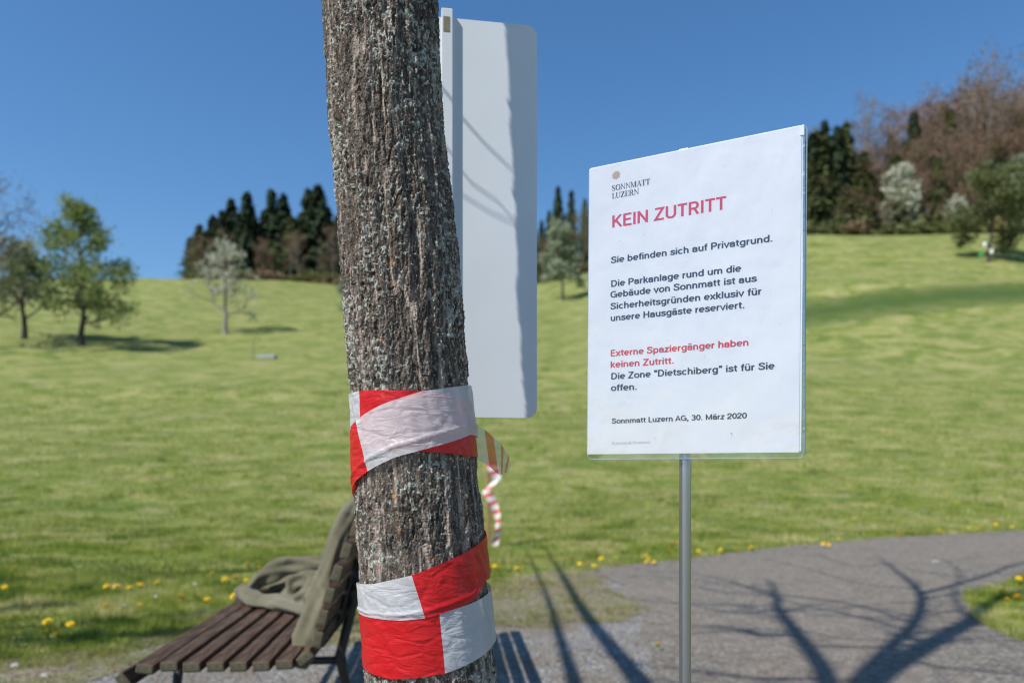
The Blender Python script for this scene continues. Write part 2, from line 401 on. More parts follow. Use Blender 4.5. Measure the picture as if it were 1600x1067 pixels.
# ================================================================= FOREGROUND TREE
CY = [(-700, 560, 80), (-300, 578, 84), (0, 595, 88), (100, 600.5, 87.5), (200, 606, 88), (300, 616.5, 88.5), (400, 625.5, 90.5), (500, 633, 91), (600, 639.5, 91.5),
      (700, 649, 95), (800, 655, 97), (900, 662.5, 99.5), (1000, 671, 101), (1067, 675.5, 102), (1300, 692, 108), (1600, 705, 122), (1800, 712, 150), (1860, 715, 190)]
TD = 1.08
def py2z(py): return HC + (HY - np.asarray(py, float)) / FPX * TD
def trunk_c(py): return (np.interp(py, [c[0] for c in CY], [c[1] for c in CY]) - 800) / FPX * TD
def trunk_r(py): return np.interp(py, [c[0] for c in CY], [c[2] for c in CY]) / FPX * TD * .996
# bark
NZ = 1170
th = np.concatenate([np.linspace(-1.8, 1.8, 430, endpoint=False), np.linspace(1.8, 2 * np.pi - 1.8, 120, endpoint=False)])
pyv = np.concatenate([np.linspace(1865, 1085, 90), np.linspace(1080, -15, NZ - 190), np.linspace(-30, -690, 100)])
TH, PY = np.meshgrid(th, pyv)
Z = py2z(PY)
arc = TH / (2 * np.pi) + .5
warp = (fbm(arc * 16, Z * 9 + 3, 50, 3) - .5)
def fur(n, zf, seed, wv):
    return vnoise(arc * n + warp * wv + n, Z * zf, seed, n)
f1 = fur(54, 6, 60, .8); f2 = fur(92, 30, 61, 1.6); f3 = fur(210, 170, 62, 2)
ridge = 1 - np.abs(2 * f1 - 1) ** .8; ridge2 = 1 - np.abs(2 * f2 - 1)
crack = vnoise(arc * 60 + 5 + warp * 2, Z * 95 + warp * 20, 63, 60)       # short cross cracks
grain = vnoise(arc * 240, Z * 400, 64, 240)
disp = .0034 * (sm(.3, .7, f1) - .5) + .0020 * (sm(.3, .65, f2) - .5) + .0024 * (f3 - .5) + .0018 * (np.abs(grain - .5) * 2 - .5)
disp -= .0028 * (crack > .80) * sm(.8, .9, crack)
lich = vnoise(arc * 165 + 11, Z * 270, 66, 165); lreg = fbm(arc * 9 + 2, Z * 9 + 8, 67, 3)
lm = sm(.74, .82, lich + (lreg - .5) * .6)
lich2 = vnoise(arc * 56 + 7, Z * 85, 68, 56); lm2 = sm(.84, .93, lich2 + (lreg - .5) * .35) * sm(.3, .6, grain + .2)
lmask = np.maximum(lm, lm2); disp += .0008 * lmask
st = fur(62, 4.5, 70, 1.1); st2 = vnoise(arc * 50 + 3, Z * 14, 71, 50)
cont = (1 - sm(.025, .085, np.abs(f1 - .5))) * sm(.25, .5, st2); streak = sm(.80, .90, st) * sm(.35, .6, st2) * (.35 + .65 * sm(.4, .6, f3)); streak = np.maximum(streak, .7 * sm(.86, .94, f1) * sm(.5, .8, st2)); streak = np.maximum(streak, cont * (.4 + .6 * sm(.35, .6, f3))); disp -= .0006 * streak
tz_ = np.maximum(sm(598, 612, PY) * (1 - sm(755, 775, PY)), sm(838, 860, PY) * (1 - sm(1022, 1040, PY))); disp = disp * (1 - .45 * tz_) - .0016 * tz_
Rr = trunk_r(PY) + disp
Xc = trunk_c(PY)
V = np.stack([Xc + Rr * np.sin(TH), TD - Rr * np.cos(TH), Z], -1).reshape(-1, 3)
nz_, nt_ = TH.shape
I = np.arange(nz_ * nt_).reshape(nz_, nt_); J = np.roll(I, -1, 1)
F = np.stack([I[:-1], J[:-1], J[1:], I[1:]], -1).reshape(-1, 4)
q = NT('fissured_bark'); at = lambda n: (lambda a: a.outputs['Fac'])(q.n('ShaderNodeAttribute', attribute_name=n))
co = q.obj((1, 1, .35)); nz1 = q.noise(co, 160, 5, .7); nz2 = q.noise(q.obj(), 14, 4, .6); nz3 = q.noise(q.obj(), 420, 3, .6)
base = q.ramp(nz1, [(.36, (.030, .022, .017)), (.5, (.094, .073, .058)), (.63, (.235, .195, .162))])
base = q.mix(q.ramp(nz2, [(.4, 0.), (.65, .35)]), base, (.115, .10, .082))
base = q.mix(q.math('MULTIPLY', at('streak'), .75), base, (.47, .37, .31))
lc = q.ramp(nz3, [(.35, (.22, .24, .195)), (.6, (.46, .48, .42))])
base = q.mix(q.math('MULTIPLY', at('lichen'), q.ramp(nz3, [(.35, .45), (.55, .95)])), base, lc)
vo = q.vor(q.obj(), 260); spk = q.ramp(vo.outputs['Distance'], [(.16, 1.), (.3, 0.)])
spc = q.ramp(vo.outputs['Color'], [(.48, 0.), (.52, 1.)])
base = q.mix(q.math('MULTIPLY', q.math('MULTIPLY', spk, spc), .7), base, (.36, .37, .32))
org = q.vor(q.obj(), 34); og = q.math('MULTIPLY', q.ramp(org.outputs['Distance'], [(.10, 1.), (.16, 0.)]), q.ramp(org.outputs['Color'], [(.72, 0.), (.75, 1.)]))
base = q.mix(q.math('MULTIPLY', og, .7), base, (.42, .2, .06))
q.col(base); q.set(Roughness=.92); q.b.inputs['Specular IOR Level'].default_value = .2
q.bump(q.math('ADD', nz1, nz3), .8, .002); M_bark = q.m
tree0 = empty('park_tree', (0, 0, 0), label='furrowed lichen-speckled tree trunk wrapped in red and white tape', cat='tree')
tr = mesh('trunk', V, F, M_bark, tree0, True); attr(tr, 'streak', streak.ravel()); attr(tr, 'lichen', lmask.ravel())

# crown limbs above the frame; they throw the dark bars and tips on the path
def lift(px, py, z):
    p = ray(px, py, FPX * HC / (py - HY)); return Vector((p.x - SH[0] * COT * z, p.y - SH[1] * COT * z, z))
M_limb = simple('branch_bark', (.09, .07, .055), .9, .4, 30, .4)
def limb_twigs(B, pts, rad, seed, n=6, L=1.2):
    rr = random.Random(seed); pts = [Vector(p) for p in pts]
    # smooth the polyline a little
    P = []; Rd = []
    for a in range(len(pts) - 1):
        for t in range(4):
            f = t / 4; p0 = pts[max(a - 1, 0)]; p1 = pts[a]; p2 = pts[a + 1]; p3 = pts[min(a + 2, len(pts) - 1)]
            P.append(.5 * ((2 * p1) + (p2 - p0) * f + (2 * p0 - 5 * p1 + 4 * p2 - p3) * f * f + (3 * p1 - p0 - 3 * p2 + p3) * f ** 3))
            Rd.append(rad[a] * (1 - f) + rad[a + 1] * f)
    P.append(pts[-1]); Rd.append(rad[-1]); B.tube(P, Rd, 8)
    for k in range(n):
        i = rr.randint(len(P) // 3, len(P) - 1); p = P[i]; d = (P[i] - P[i - 1]).normalized()
        dd = (d + Vector((rr.uniform(-1, 1), rr.uniform(-1, 1), rr.uniform(-.2, .9))) * .9).normalized()
        l = L * rr.uniform(.4, 1); T = [p]; c = p.copy()
        for s_ in range(5):
            dd = (dd + Vector((rr.uniform(-1, 1), rr.uniform(-1, 1), rr.uniform(-.6, 1))) * .22).normalized(); c = c + dd * l / 5; T.append(c.copy())
        r0 = min(Rd[i] * .5, .022); B.tube(T, [r0 * (1 - j / 5.5) for j in range(6)], 4)
        for s_ in range(2):
            q0 = T[rr.randint(2, 4)]; d2 = (dd + Vector((rr.uniform(-1, 1), rr.uniform(-1, 1), rr.uniform(-1, 1))) * .9).normalized()
            B.tube([q0, q0 + d2 * l * .3, q0 + d2 * l * .55 + Vector((0, 0, l * .08))], [r0 * .45, r0 * .3, r0 * .1], 3)
top = Vector((float(trunk_c(-690)), TD, float(py2z(-690))))
B = Buf()
limb_twigs(B, [top + Vector((0.01, 0, -.1)), top + Vector((-.5, .25, .5)), lift(1045, 1140, 2.95), lift(1001, 1066, 3.4), lift(917, 962, 4.2), lift(880, 900, 5.0), lift(853, 855, 6.2)], [.07, .06, .055, .050, .038, .026, .007], 1, 0)
limb_twigs(B, [top + Vector((-.02, 0, -.1)), top + Vector((-.4, .4, .7)), lift(928, 1150, 2.95), lift(899, 1066, 3.4), lift(872, 985, 4.0), lift(857, 936, 4.4), lift(822, 857, 6.2)], [.05, .045, .042, .036, .026, .02, .006], 2, 0)
limb_twigs(B, [top + Vector((0.02, 0, -.1)), top + Vector((.15, .1, .8)), top + Vector((.5, -.3, 1.9)), top + Vector((.7, -.5, 3.2))], [.07, .06, .045, .01], 3, 7, 1.4)
def panel_pt(px, py, t):
    p = ray(px, py, 1.315); return p - D * t
for tw, rad_ in (([(640, 120), (690, 152), (727, 190), (750, 212), (785, 238), (830, 262)], .0026), ([(705, 250), (735, 283), (768, 296), (800, 330)], .0016), ([(650, 250), (700, 300), (760, 318), (812, 322)], .0014)):
    B.tube([panel_pt(a, b_, .80 + .05 * i) for i, (a, b_) in enumerate(tw)], [rad_ * (1 - .12 * i) for i in range(len(tw))], 6)
o = B.make('limb', M_limb, tree0, True); o['kind'] = 'stuff'

# neighbouring bare trees beside the viewer, outside the picture on the left
def off_tree(base, trunk_pts, tr_r, limbs, lab, seed):
    e = empty('bare_tree', (0, 0, 0), label=lab, cat='tree')
    b = Buf(); b.tube(trunk_pts, tr_r, 12); b.make('trunk', M_limb, e, True)
    b = Buf()
    for i, (p, r_, n, L) in enumerate(limbs): limb_twigs(b, p, r_, seed + i, n, L)
    b.make('limb', M_limb, e, True)
fork = lift(1275, 1175, 4.8)
bs = Vector((fork.x - .1, fork.y - .2, 0))
rt_ = random.Random(12); NET = []
nodes = [(1248, 994, 6.0), (1217, 952, 6.5), (1214, 930, 6.7), (1395, 1010, 6.0), (1432, 970, 6.3), (1437, 926, 6.7), (1442, 1015, 5.9), (1516, 973, 6.4), (1295, 1066, 5.4), (1390, 884, 7.4), (1600, 925, 7.2)]
for k in range(24):
    nx0, ny0, nz0 = nodes[k % len(nodes)]; sg = -1 if rt_.random() < .68 else 1; L_ = rt_.uniform(130, 330); dy = rt_.uniform(-.22, .12) * L_; P_ = []
    for j in range(4): P_.append(lift(nx0 + sg * L_ * j / 3, max(866, ny0 + dy * j / 3 + rt_.uniform(-9, 9)), nz0 + .45 * j))
    NET.append((P_, [.013, .011, .008, .003], 4, .55))
off_tree(bs, [bs, bs + Vector((0, 0, 1.5)), (bs + fork) / 2 + Vector((0, 0, .6)), fork], [.2, .15, .14, .13], [
    ([fork, lift(1364, 1066, 5.4), lift(1442, 1015, 5.9), lift(1516, 973, 6.4), lift(1600, 925, 7.2), lift(1850, 860, 8.4)], [.09, .082, .076, .068, .05, .015], 7, 1.5),
    ([fork, lift(1295, 1066, 5.4), lift(1248, 994, 6.0), lift(1217, 952, 6.5), lift(1214, 930, 6.7), lift(1200, 905, 7.4)], [.07, .052, .046, .035, .024, .007], 7, 1.1),
    ([fork, lift(1348, 1062, 5.5), lift(1395, 1010, 6.0), lift(1432, 970, 6.3), lift(1437, 926, 6.7), lift(1390, 884, 7.6), lift(1370, 868, 8)], [.06, .052, .046, .04, .032, .016, .005], 9, 1.2),
    ([lift(1437, 930, 6.7), lift(1526, 905, 7.2), lift(1600, 880, 7.8), lift(1700, 860, 8.4)], [.03, .026, .02, .006], 4, .9),
    ([lift(1214, 930, 6.7), lift(1130, 925, 7), lift(1060, 912, 7.6)], [.018, .012, .004], 4, .8),
    ([lift(1214, 930, 6.7), lift(1337, 946, 6.8), lift(1416, 972, 6.9), lift(1480, 995, 7.1)], [.02, .018, .014, .005], 3, .8),
    ([lift(1248, 994, 6.0), lift(1190, 992, 6.3), lift(1150, 983, 6.6), lift(1060, 978, 7.2)], [.024, .02, .015, .004], 4, .8),
    ([lift(1240, 1012, 5.9), lift(1380, 1013, 6.1), lift(1500, 1006, 6.5), lift(1620, 1012, 7.0)], [.012, .011, .010, .004], 3, .6),
    ([lift(1290, 1062, 5.4), lift(1180, 1062, 5.8), lift(1100, 1050, 6.2), lift(1000, 1038, 6.8), lift(900, 1010, 7.4)], [.02, .017, .013, .010, .004], 5, .9),
    ([lift(1232, 1120, 5.2), lift(1150, 1085, 5.8), lift(1060, 1068, 6.4), lift(960, 1062, 7.0)], [.02, .016, .012, .004], 5, .8),
    ([lift(1442, 1015, 5.9), lift(1410, 985, 6.2), lift(1330, 962, 6.6), lift(1230, 940, 7.0), lift(1120, 900, 7.6)], [.022, .018, .014, .010, .004], 6, .8),
    ([lift(1516, 973, 6.4), lift(1490, 930, 6.8), lift(1500, 895, 7.2), lift(1470, 872, 7.8)], [.02, .016, .012, .004], 5, .7),
    ([lift(1395, 1010, 6.0), lift(1450, 1040, 6.1), lift(1540, 1050, 6.4), lift(1640, 1062, 6.8)], [.018, .015, .012, .004], 4, .7),
    ([lift(1217, 952, 6.5), lift(1160, 960, 6.7), lift(1090, 948, 7.1), lift(1000, 930, 7.6)], [.014, .012, .009, .003], 4, .7),
] + NET, 'bare grey tree beyond the left of the picture shading the path', 30)
b2 = Vector((-7.6, 2.2, 0))
L2 = []
rr = random.Random(5)
for k in range(12):
    a = rr.uniform(0, 6.28); h0 = rr.uniform(2.4, 4.2); d = Vector((math.cos(a), math.sin(a), rr.uniform(.35, .9))).normalized()
    p0 = b2 + Vector((0, 0, h0)); p1 = p0 + d * 1.2; p2 = p1 + (d + Vector((0, 0, rr.uniform(-.2, .5)))) * 1.2; p3 = p2 + (d + Vector((rr.uniform(-.5, .5), rr.uniform(-.5, .5), .2))) * 1.0
    L2.append(([p0, p1, p2, p3], [.085, .065, .04, .008], 16, 1.2))
off_tree(b2, [b2, b2 + Vector((0, 0, 2.2)), b2 + Vector((.1, .1, 4.2)), b2 + Vector((.1, .3, 7))], [.24, .19, .14, .03], L2, 'bare spreading tree beyond the left edge shading the meadow', 60)

# ================================================================= BARRIER TAPE on the tree
def px2th(px, py):
    c = np.interp(py, [k[0] for k in CY], [k[1] for k in CY]); h_ = np.interp(py, [k[0] for k in CY], [k[2] for k in CY])
    s_ = (px - c) / (h_ + 2.5)
    return math.asin(max(-1, min(1, s_)))
def curve(pts):                       # [(px,py)] -> theta,z samples
    T = []; Zz = []
    for p in pts:
        if len(p) == 3: T.append(R(p[0])); Zz.append(float(py2z(p[1])))    # (degrees, py, 'a') for the unseen back
        else: T.append(px2th(*p)); Zz.append(float(py2z(p[1])))
    return np.array(T), np.array(Zz)
def film(name, c, rough, clear, parent_mat=None, sc=(1, 1, 1)):
    q = NT(name); q.col(c); q.set(Roughness=rough); q.b.inputs['Specular IOR Level'].default_value = .55
    mp_ = q.obj((9, 9, 22)); mp_.node.inputs['Rotation'].default_value = (.35, .35, 0); w1 = q.noise(mp_, 2.6, 4, .55, 1.2); w2 = q.vor(q.obj((9, 9, 17)), 2.2, 'DISTANCE_TO_EDGE'); q.bump(q.math('ADD', w1, q.math('MULTIPLY', q.math('MINIMUM', w2.outputs[0], .12), 1.6)), .5, .006)
    tl = q.n('ShaderNodeBsdfTranslucent'); tl.inputs[0].default_value = (*c, 1)
    m1 = q.n('ShaderNodeMixShader'); m1.inputs[0].default_value = .25; q.l(q.b.outputs[0], m1.inputs[1]); q.l(tl.outputs[0], m1.inputs[2])
    tp = q.n('ShaderNodeBsdfTransparent'); tp.inputs[0].default_value = (min(1, c[0] * .6 + .4), min(1, c[1] * .6 + .4), min(1, c[2] * .6 + .4), 1)
    m2 = q.n('ShaderNodeMixShader'); m2.inputs[0].default_value = clear; q.l(m1.outputs[0], m2.inputs[1]); q.l(tp.outputs[0], m2.inputs[2]); q.l(m2.outputs[0], q.out.inputs[0])
    return q.m
M_tw = film('white_tape_film', (.74, .745, .77), .38, .22)
M_twt = film('thin_white_tape_film', (.76, .755, .77), .38, .28)
M_tr = film('red_tape_film', (.70, .012, .016), .34, .05)
M_tor = film('orange_tape_film', (.72, .19, .06), .4, .42)
M_tcl = film('fluttering_white_film', (.72, .74, .66), .4, .5)
def band(name, parent, top, bot, cuts, layer, fold=None):
    """top/bot: edge curves; cuts: list of (top_point, bottom_point) ending each colour block, with the material after it"""
    tt, tz = curve(top); bt, bz = curve(bot)
    secs = []
    for i in range(len(cuts) - 1):
        (a0, b0), m = cuts[i][0], cuts[i][1]; a1, b1 = cuts[i + 1][0]
        secs.append((a0, b0, a1, b1, m))
    for a0, b0, a1, b1, m in secs:
        n = max(8, int(abs(a1 - a0 + b1 - b0) * .5 / .02)); nv = 26
        u = np.linspace(0, 1, n)[:, None]; v_ = np.linspace(0, 1, nv)[None]
        tht = a0 + (a1 - a0) * u; thb = b0 + (b1 - b0) * u
        th_ = tht * (1 - v_) + thb * v_
        zt = np.interp(tht, tt, tz); zb = np.interp(thb, bt, bz); z = zt * (1 - v_) + zb * v_
        pyy = HY - (z - HC) / TD * FPX
        rad = trunk_r(pyy) + .0026 + layer * .0009
        wr = (fbm(th_ * 5 + 30 + layer * 7, z * 60 + th_ * 9, 80 + layer, 3) - .5) * .0022 + (fbm(th_ * 2.2 + 9, z * 40 + 3 * th_, 90 + layer, 2) - .5) * .0022
        edge = np.clip(np.minimum(v_, 1 - v_) * 6, 0, 1); rad = rad + wr * (.35 + .65 * edge)
        if fold is not None:
            d = v_ - fold; rad = rad + .0022 * np.exp(-(d / .035) ** 2)
        Vv = np.stack([trunk_c(pyy) + rad * np.sin(th_), TD - rad * np.cos(th_), z], -1).reshape(-1, 3)
        I = np.arange(n * nv).reshape(n, nv); Ff = np.stack([I[:-1, :-1], I[:-1, 1:], I[1:, 1:], I[1:, :-1]], -1).reshape(-1, 4)
        nm = 'red_block' if m in (M_tr, M_tor) else 'white_block'
        mesh(nm, Vv, Ff[:, ::-1].copy(), m, parent, True)
P = px2th
tu = empty('barrier_tape', (float(trunk_c(660)), TD, float(py2z(660))), label='upper wrap of red and white barrier tape around the trunk, with loose tail', cat='barrier tape')
tl_ = empty('barrier_tape', (float(trunk_c(960)), TD, float(py2z(960))), label='lower wrap of red and white barrier tape around the trunk', cat='barrier tape')
for e in (tu, tl_): e.location = (0, 0, 0)
# upper, layer behind
band('a', tu, [(-180, 626, 0), (-100, 620, 0), (548, 619), (575, 618), (671, 620), (730, 626), (100, 632, 0)], [(-180, 712, 0), (-100, 706, 0), (553, 704), (620, 706), (671, 707), (735, 713), (100, 716, 0)],
     [((R(-180), R(-180)), M_tr), ((R(-120), R(-122)), M_tw), ((P(574.6, 618), P(577, 704)), M_tr), ((R(88), R(88)), None)], 0)
# upper, diagonal in front; its left end comes down, its right end rises and runs round the back
band('b', tu, [(-120, 715, 0), (553.5, 679), (560, 668), (569.5, 661.6), (612, 640), (671.5, 620), (730.6, 604), (110, 600, 0), (180, 618, 0)],
     [(-120, 800, 0), (557, 765), (590.6, 735.8), (632, 716), (671.5, 705), (734.8, 681), (110, 683, 0), (180, 704, 0)],
     [((R(-120), R(-115)), M_tr), ((P(569.5, 661.6), P(590.6, 735.8)), M_twt), ((R(125), R(125)), M_tr), ((R(180), R(180)), None)], 2, fold=.80)
# lower, diagonal red on top
band('c', tl_, [(-150, 925, 0), (560.9, 909), (600, 899.5), (657, 884), (710, 863), (735, 852), (752.8, 841), (110, 828, 0), (200, 860, 0)],
     [(-150, 965, 0), (567.7, 951), (640, 949), (676, 945), (700, 939), (742, 926), (759, 901), (110, 900, 0), (200, 935, 0)],
     [((R(-150), R(-150)), M_tw), ((P(657, 884), P(676, 944)), M_tr), ((R(150), R(150)), M_tw), ((R(200), R(200)), None)], 2, fold=.86)
band('d', tl_, [(-160, 935, 0), (567.7, 947), (676, 940), (696, 938), (762, 922), (110, 915, 0), (200, 925, 0)],
     [(-160, 1020, 0), (573, 1032.6), (625, 1035), (704, 1024.7), (771, 999.6), (110, 992, 0), (200, 1005, 0)],
     [((R(-160), R(-160)), M_tr), ((P(695.8, 940), P(703.9, 1024.7)), M_tw), ((R(120), R(120)), M_tr), ((R(200), R(200)), None)], 1)
# the loose tail blowing out to the right behind the trunk
def ribbon(secs, parent, nv=8):
    """secs: (top point, bottom point, material of the piece after it)"""
    for i in range(len(secs) - 1):
        a0, b0, m = secs[i]; a1, b1, _ = secs[i + 1]; n = 7; Vv = []
        am, bm_ = secs[i - 1][:2] if i else (a0, b0); ap, bp = secs[i + 2][:2] if i + 2 < len(secs) else (a1, b1)
        def cr(p0, p1, p2, p3, f): return .5 * ((2 * p1) + (p2 - p0) * f + (2 * p0 - 5 * p1 + 4 * p2 - p3) * f * f + (3 * p1 - p0 - 3 * p2 + p3) * f ** 3)
        for u in np.linspace(0, 1, n):
            A = cr(am, a0, a1, ap, u); Bb = cr(bm_, b0, b1, bp, u)
            for v_ in np.linspace(0, 1, nv):
                p = A.lerp(Bb, v_); p = p + Vector((0, .004 * math.sin(v_ * 9 + i + u), 0)); Vv.append(tuple(p))
        I = np.arange(n * nv).reshape(n, nv); Ff = np.stack([I[:-1, :-1], I[:-1, 1:], I[1:, 1:], I[1:, :-1]], -1).reshape(-1, 4)
        mesh('red_block' if m is M_tr or m is M_tor else 'white_block', Vv, Ff, m, parent, True)
ribbon([(ray(733, 661, 1.09), ray(733, 713, 1.09), M_tcl), (ray(747, 665, 1.10), ray(750, 720, 1.10), M_tcl), (ray(757, 671, 1.12), ray(765, 729, 1.12), M_tor), (ray(771, 683, 1.135), ray(779, 741, 1.14), M_tcl),
        (ray(783, 694, 1.15), ray(783, 742, 1.16), M_tor), (ray(787, 700, 1.17), ray(785, 741, 1.18), M_tcl), (ray(794, 711, 1.2), ray(788, 739, 1.2), M_tor), (ray(796, 716, 1.22), ray(791, 738, 1.22), M_tcl), (ray(798, 724, 1.24), ray(794, 737, 1.24), None)], tu)

# ================================================================= WHITE BOARD SEEN FROM BEHIND
M_white = simple('white_lacquer', (.66, .70, .74), .42, .03, 6, .05)
M_patch = simple('olive_adhesive', (.19, .18, .12), .7, .2, 80)
pa = R(9.3); pux = Vector((math.cos(pa), math.sin(pa), 0)); pn = Vector((math.sin(pa), -math.cos(pa), 0))   # along, towards viewer
P0 = Vector(((698 - 800) / FPX * 1.31, 1.31, 0))
def bp(u, nrm, z): return P0 + pux * u + pn * nrm + Vector((0, 0, z))
board = empty('sign_board', (P0.x, P0.y, 0), label='white metal sign seen from behind, rounded corners, behind the trunk', cat='sign')
loc = lambda p: tuple(Vector(p) - board.location)
zb, zt_ = 1.109, 1.797; hw = .1585; rc = .018
def rrect(x0, x1, z0, z1, r_, n=8):
    o = []
    for cx, cz, a in ((x1 - r_, z1 - r_, 0), (x0 + r_, z1 - r_, 90), (x0 + r_, z0 + r_, 180), (x1 - r_, z0 + r_, 270)):
        for k in range(n + 1): t = R(a + 90 * k / n); o.append((cx + r_ * math.cos(t), cz + r_ * math.sin(t)))
    return o
def plate(b, f, outline, n0, n1, m=0):
    n = len(outline); Vv = [f(u, n1, z) for u, z in outline] + [f(u, n0, z) for u, z in outline]
    Ff = [tuple(range(n))[::-1], tuple(range(n, 2 * n))] + [(i, (i + 1) % n, n + (i + 1) % n, n + i) for i in range(n)]
    b.add([tuple(p) for p in Vv], Ff, m)
b = Buf(); plate(b, lambda u, nn, z: loc(bp(u, nn, z)), rrect(-hw, hw, zb, zt_, rc), -.0025, 0); b.make('panel', M_white, board)
b = Buf(); Rm = Matrix.Rotation(pa, 3, 'Z'); b.box(loc(bp(0, .0052, .902)), (.0190, .0095, 1.811), Rm, bev=.001); b.make('post', M_white, board)
b = Buf(); b.box(loc(bp(-.001, .0101, 1.780)), (.011, .0008, .026), Rm); b.make('adhesive_patch', M_patch, board)
b = Buf()
M_zinc = simple('zinc', (.5, .5, .5), .35, metal=1)
for z in (1.2, 1.66):
    b = Buf(); b.tube([loc(bp(-.0, -.0026, z)), loc(bp(0, -.006, z))], .006, 10); b.make('bolt', M_zinc, board)

# ================================================================= NOTICE
notice = empty('notice_sign', (.2425, 1.055, 0), label='white notice in a clear sleeve on a thin steel post, KEIN ZUTRITT in red', cat='sign')
PL = Vector((.1108, 1.115, 0)); PR = Vector((.368, .974, 0)); nu = (PR - PL).normalized(); PW = (PR - PL).length
nn = Vector((nu.y, -nu.x, 0)); ZB = 1.040; PH = .4185; LEAN = .0075
def pp(u, v_, d=0): return PL + nu * (u + LEAN * v_) + nn * d + Vector((0, 0, ZB + v_)) - notice.location
def puv(px, py):
    dx = (px - 800) / FPX
    for _ in range(1):
        Yd = (PL.y - nu.y / nu.x * PL.x) / (1 - nu.y / nu.x * dx)
    x_ = dx * Yd; u = (x_ - PL.x) / nu.x; v_ = HC + (HY - py) / FPX * Yd - ZB
    return u - LEAN * v_, v_
M_paper = NT('laminated_paper'); M_paper.col((.755, .72, .74)); M_paper.set(Roughness=.5)
nz = M_paper.noise(M_paper.obj((3, 3, 2)), 5, 3, .5); M_paper.bump(nz, .35, .012); M_paper = M_paper.m
M_ink = simple('dark_blue_ink', (.012, .016, .038), .6); M_red = simple('red_ink', (.62, .012, .055), .6); M_red2 = simple('bright_red_ink', (.62, .015, .03), .6)
M_grey = simple('pale_grey_ink', (.50, .47, .45), .6); M_gold = simple('gold_ink', (.50, .31, .19), .6)
M_steel = NT('brushed_steel'); M_steel.col((.42, .43, .45)); M_steel.set(Roughness=.32, Metallic=.9)
nz = M_steel.noise(M_steel.obj((40, 40, 1.5)), 20, 4, .6); M_steel.bump(nz, .25, .0006); M_steel = M_steel.m
M_board = simple('white_plastic', (.80, .80, .81), .5)
q = NT('clear_sleeve'); q.col((.85, .9, .93)); q.set(Roughness=.12); q.b.inputs['Specular IOR Level'].default_value = .6
nz = q.noise(q.obj((1, 1, 1)), 9, 3, .5, .5); q.bump(nz, .5, .01)
fr = q.n('ShaderNodeLayerWeight'); fr.inputs[0].default_value = .32
tp = q.n('ShaderNodeBsdfTransparent'); tp.inputs[0].default_value = (.955, .975, .985, 1)
gl = q.n('ShaderNodeBsdfGlossy'); gl.inputs['Roughness'].default_value = .12; gl.inputs[0].default_value = (.9, .95, 1, 1)
bpn = [n_ for n_ in q.t.nodes if n_.type == 'BUMP'][0]; q.l(bpn.outputs[0], gl.inputs['Normal'])
fac = q.math('ADD', q.math('MULTIPLY', fr.outputs['Facing'], .35), .03)
mx = q.n('ShaderNodeMixShader'); q.l(fac, mx.inputs[0]); q.l(tp.outputs[0], mx.inputs[1]); q.l(gl.outputs[0], mx.inputs[2]); q.l(mx.outputs[0], q.out.inputs[0]); M_sleeve = q.m
M_seam = film('sleeve_seam', (.66, .74, .78), .3, .5)
pf = lambda u, d, v_: tuple(pp(u, v_, d))
b = Buf(); plate(b, pf, [(0, 0.001), (PW, 0.001), (PW, PH), (0, PH)], -.0006, 0)
b.make('paper', M_paper, notice)
b = Buf(); plate(b, pf, [(.0015, .0025), (PW + .0025, .0025), (PW + .0025, PH + .0012), (.0015, PH + .0012)], -.0046, -.0008); b.make('backing_board', M_board, notice)
b = Buf(); b.box(tuple(pp(PW + .0005, PH - .006, .0003)), (.0055, .0006, .0125), Matrix.Rotation(math.atan2(nu.y, nu.x), 3, 'Z')); b.make('corner_clip', M_board, notice); b = Buf(); b.box(tuple(pp(PW * .475, PH + .0012, -.003)), (.012, .003, .003), Matrix.Rotation(math.atan2(nu.y, nu.x), 3, 'Z')); b.make('post_cap', M_board, notice)
# sleeve: front and back films with rounded corners and welded seams
so = rrect(-.0012, PW + .0062, -.0065, PH + .0010, .007, 6)
so = [(u, v_ + .0002) for u, v_ in so]
b = Buf(); plate(b, pf, so, .0009, .00125); b.make('sleeve_front', M_sleeve, notice)
b = Buf(); plate(b, pf, so, -.0066, -.0062); b.make('sleeve_back', M_sleeve, notice)
b = Buf(); n_ = len(so); b.tube([pf(u, -.0026, v_) for u, v_ in so] + [pf(so[0][0], -.0026, so[0][1])], .00075, 6, False); b.make('sleeve_seam', M_seam, notice, True)
b = Buf(); b.box(tuple(pp(PW + .0042, PH / 2, -.0026)), (.0026, .0062, PH), Matrix.Rotation(math.atan2(nu.y, nu.x), 3, 'Z')); b.make('sleeve_fold', film('sleeve_fold', (.42, .55, .66), .25, .45), notice)
pz = pp(PW * .475, .2, -.0155); ppos = Vector((pz.x, pz.y, 0))
b = Buf(); b.tube([(ppos.x, ppos.y, .0), (ppos.x, ppos.y, .5), (ppos.x, ppos.y, 1.0), (ppos.x + .003, ppos.y, 1.45)], .0082, 24); b.make('post', M_steel, notice, True)
for v_ in (.05, .36): b = Buf(); b.box(tuple(pp(PW * .475, v_, -.0085)), (.04, .004, .02), Matrix.Rotation(math.atan2(nu.y, nu.x), 3, 'Z')); b.make('clamp', M_steel, notice)

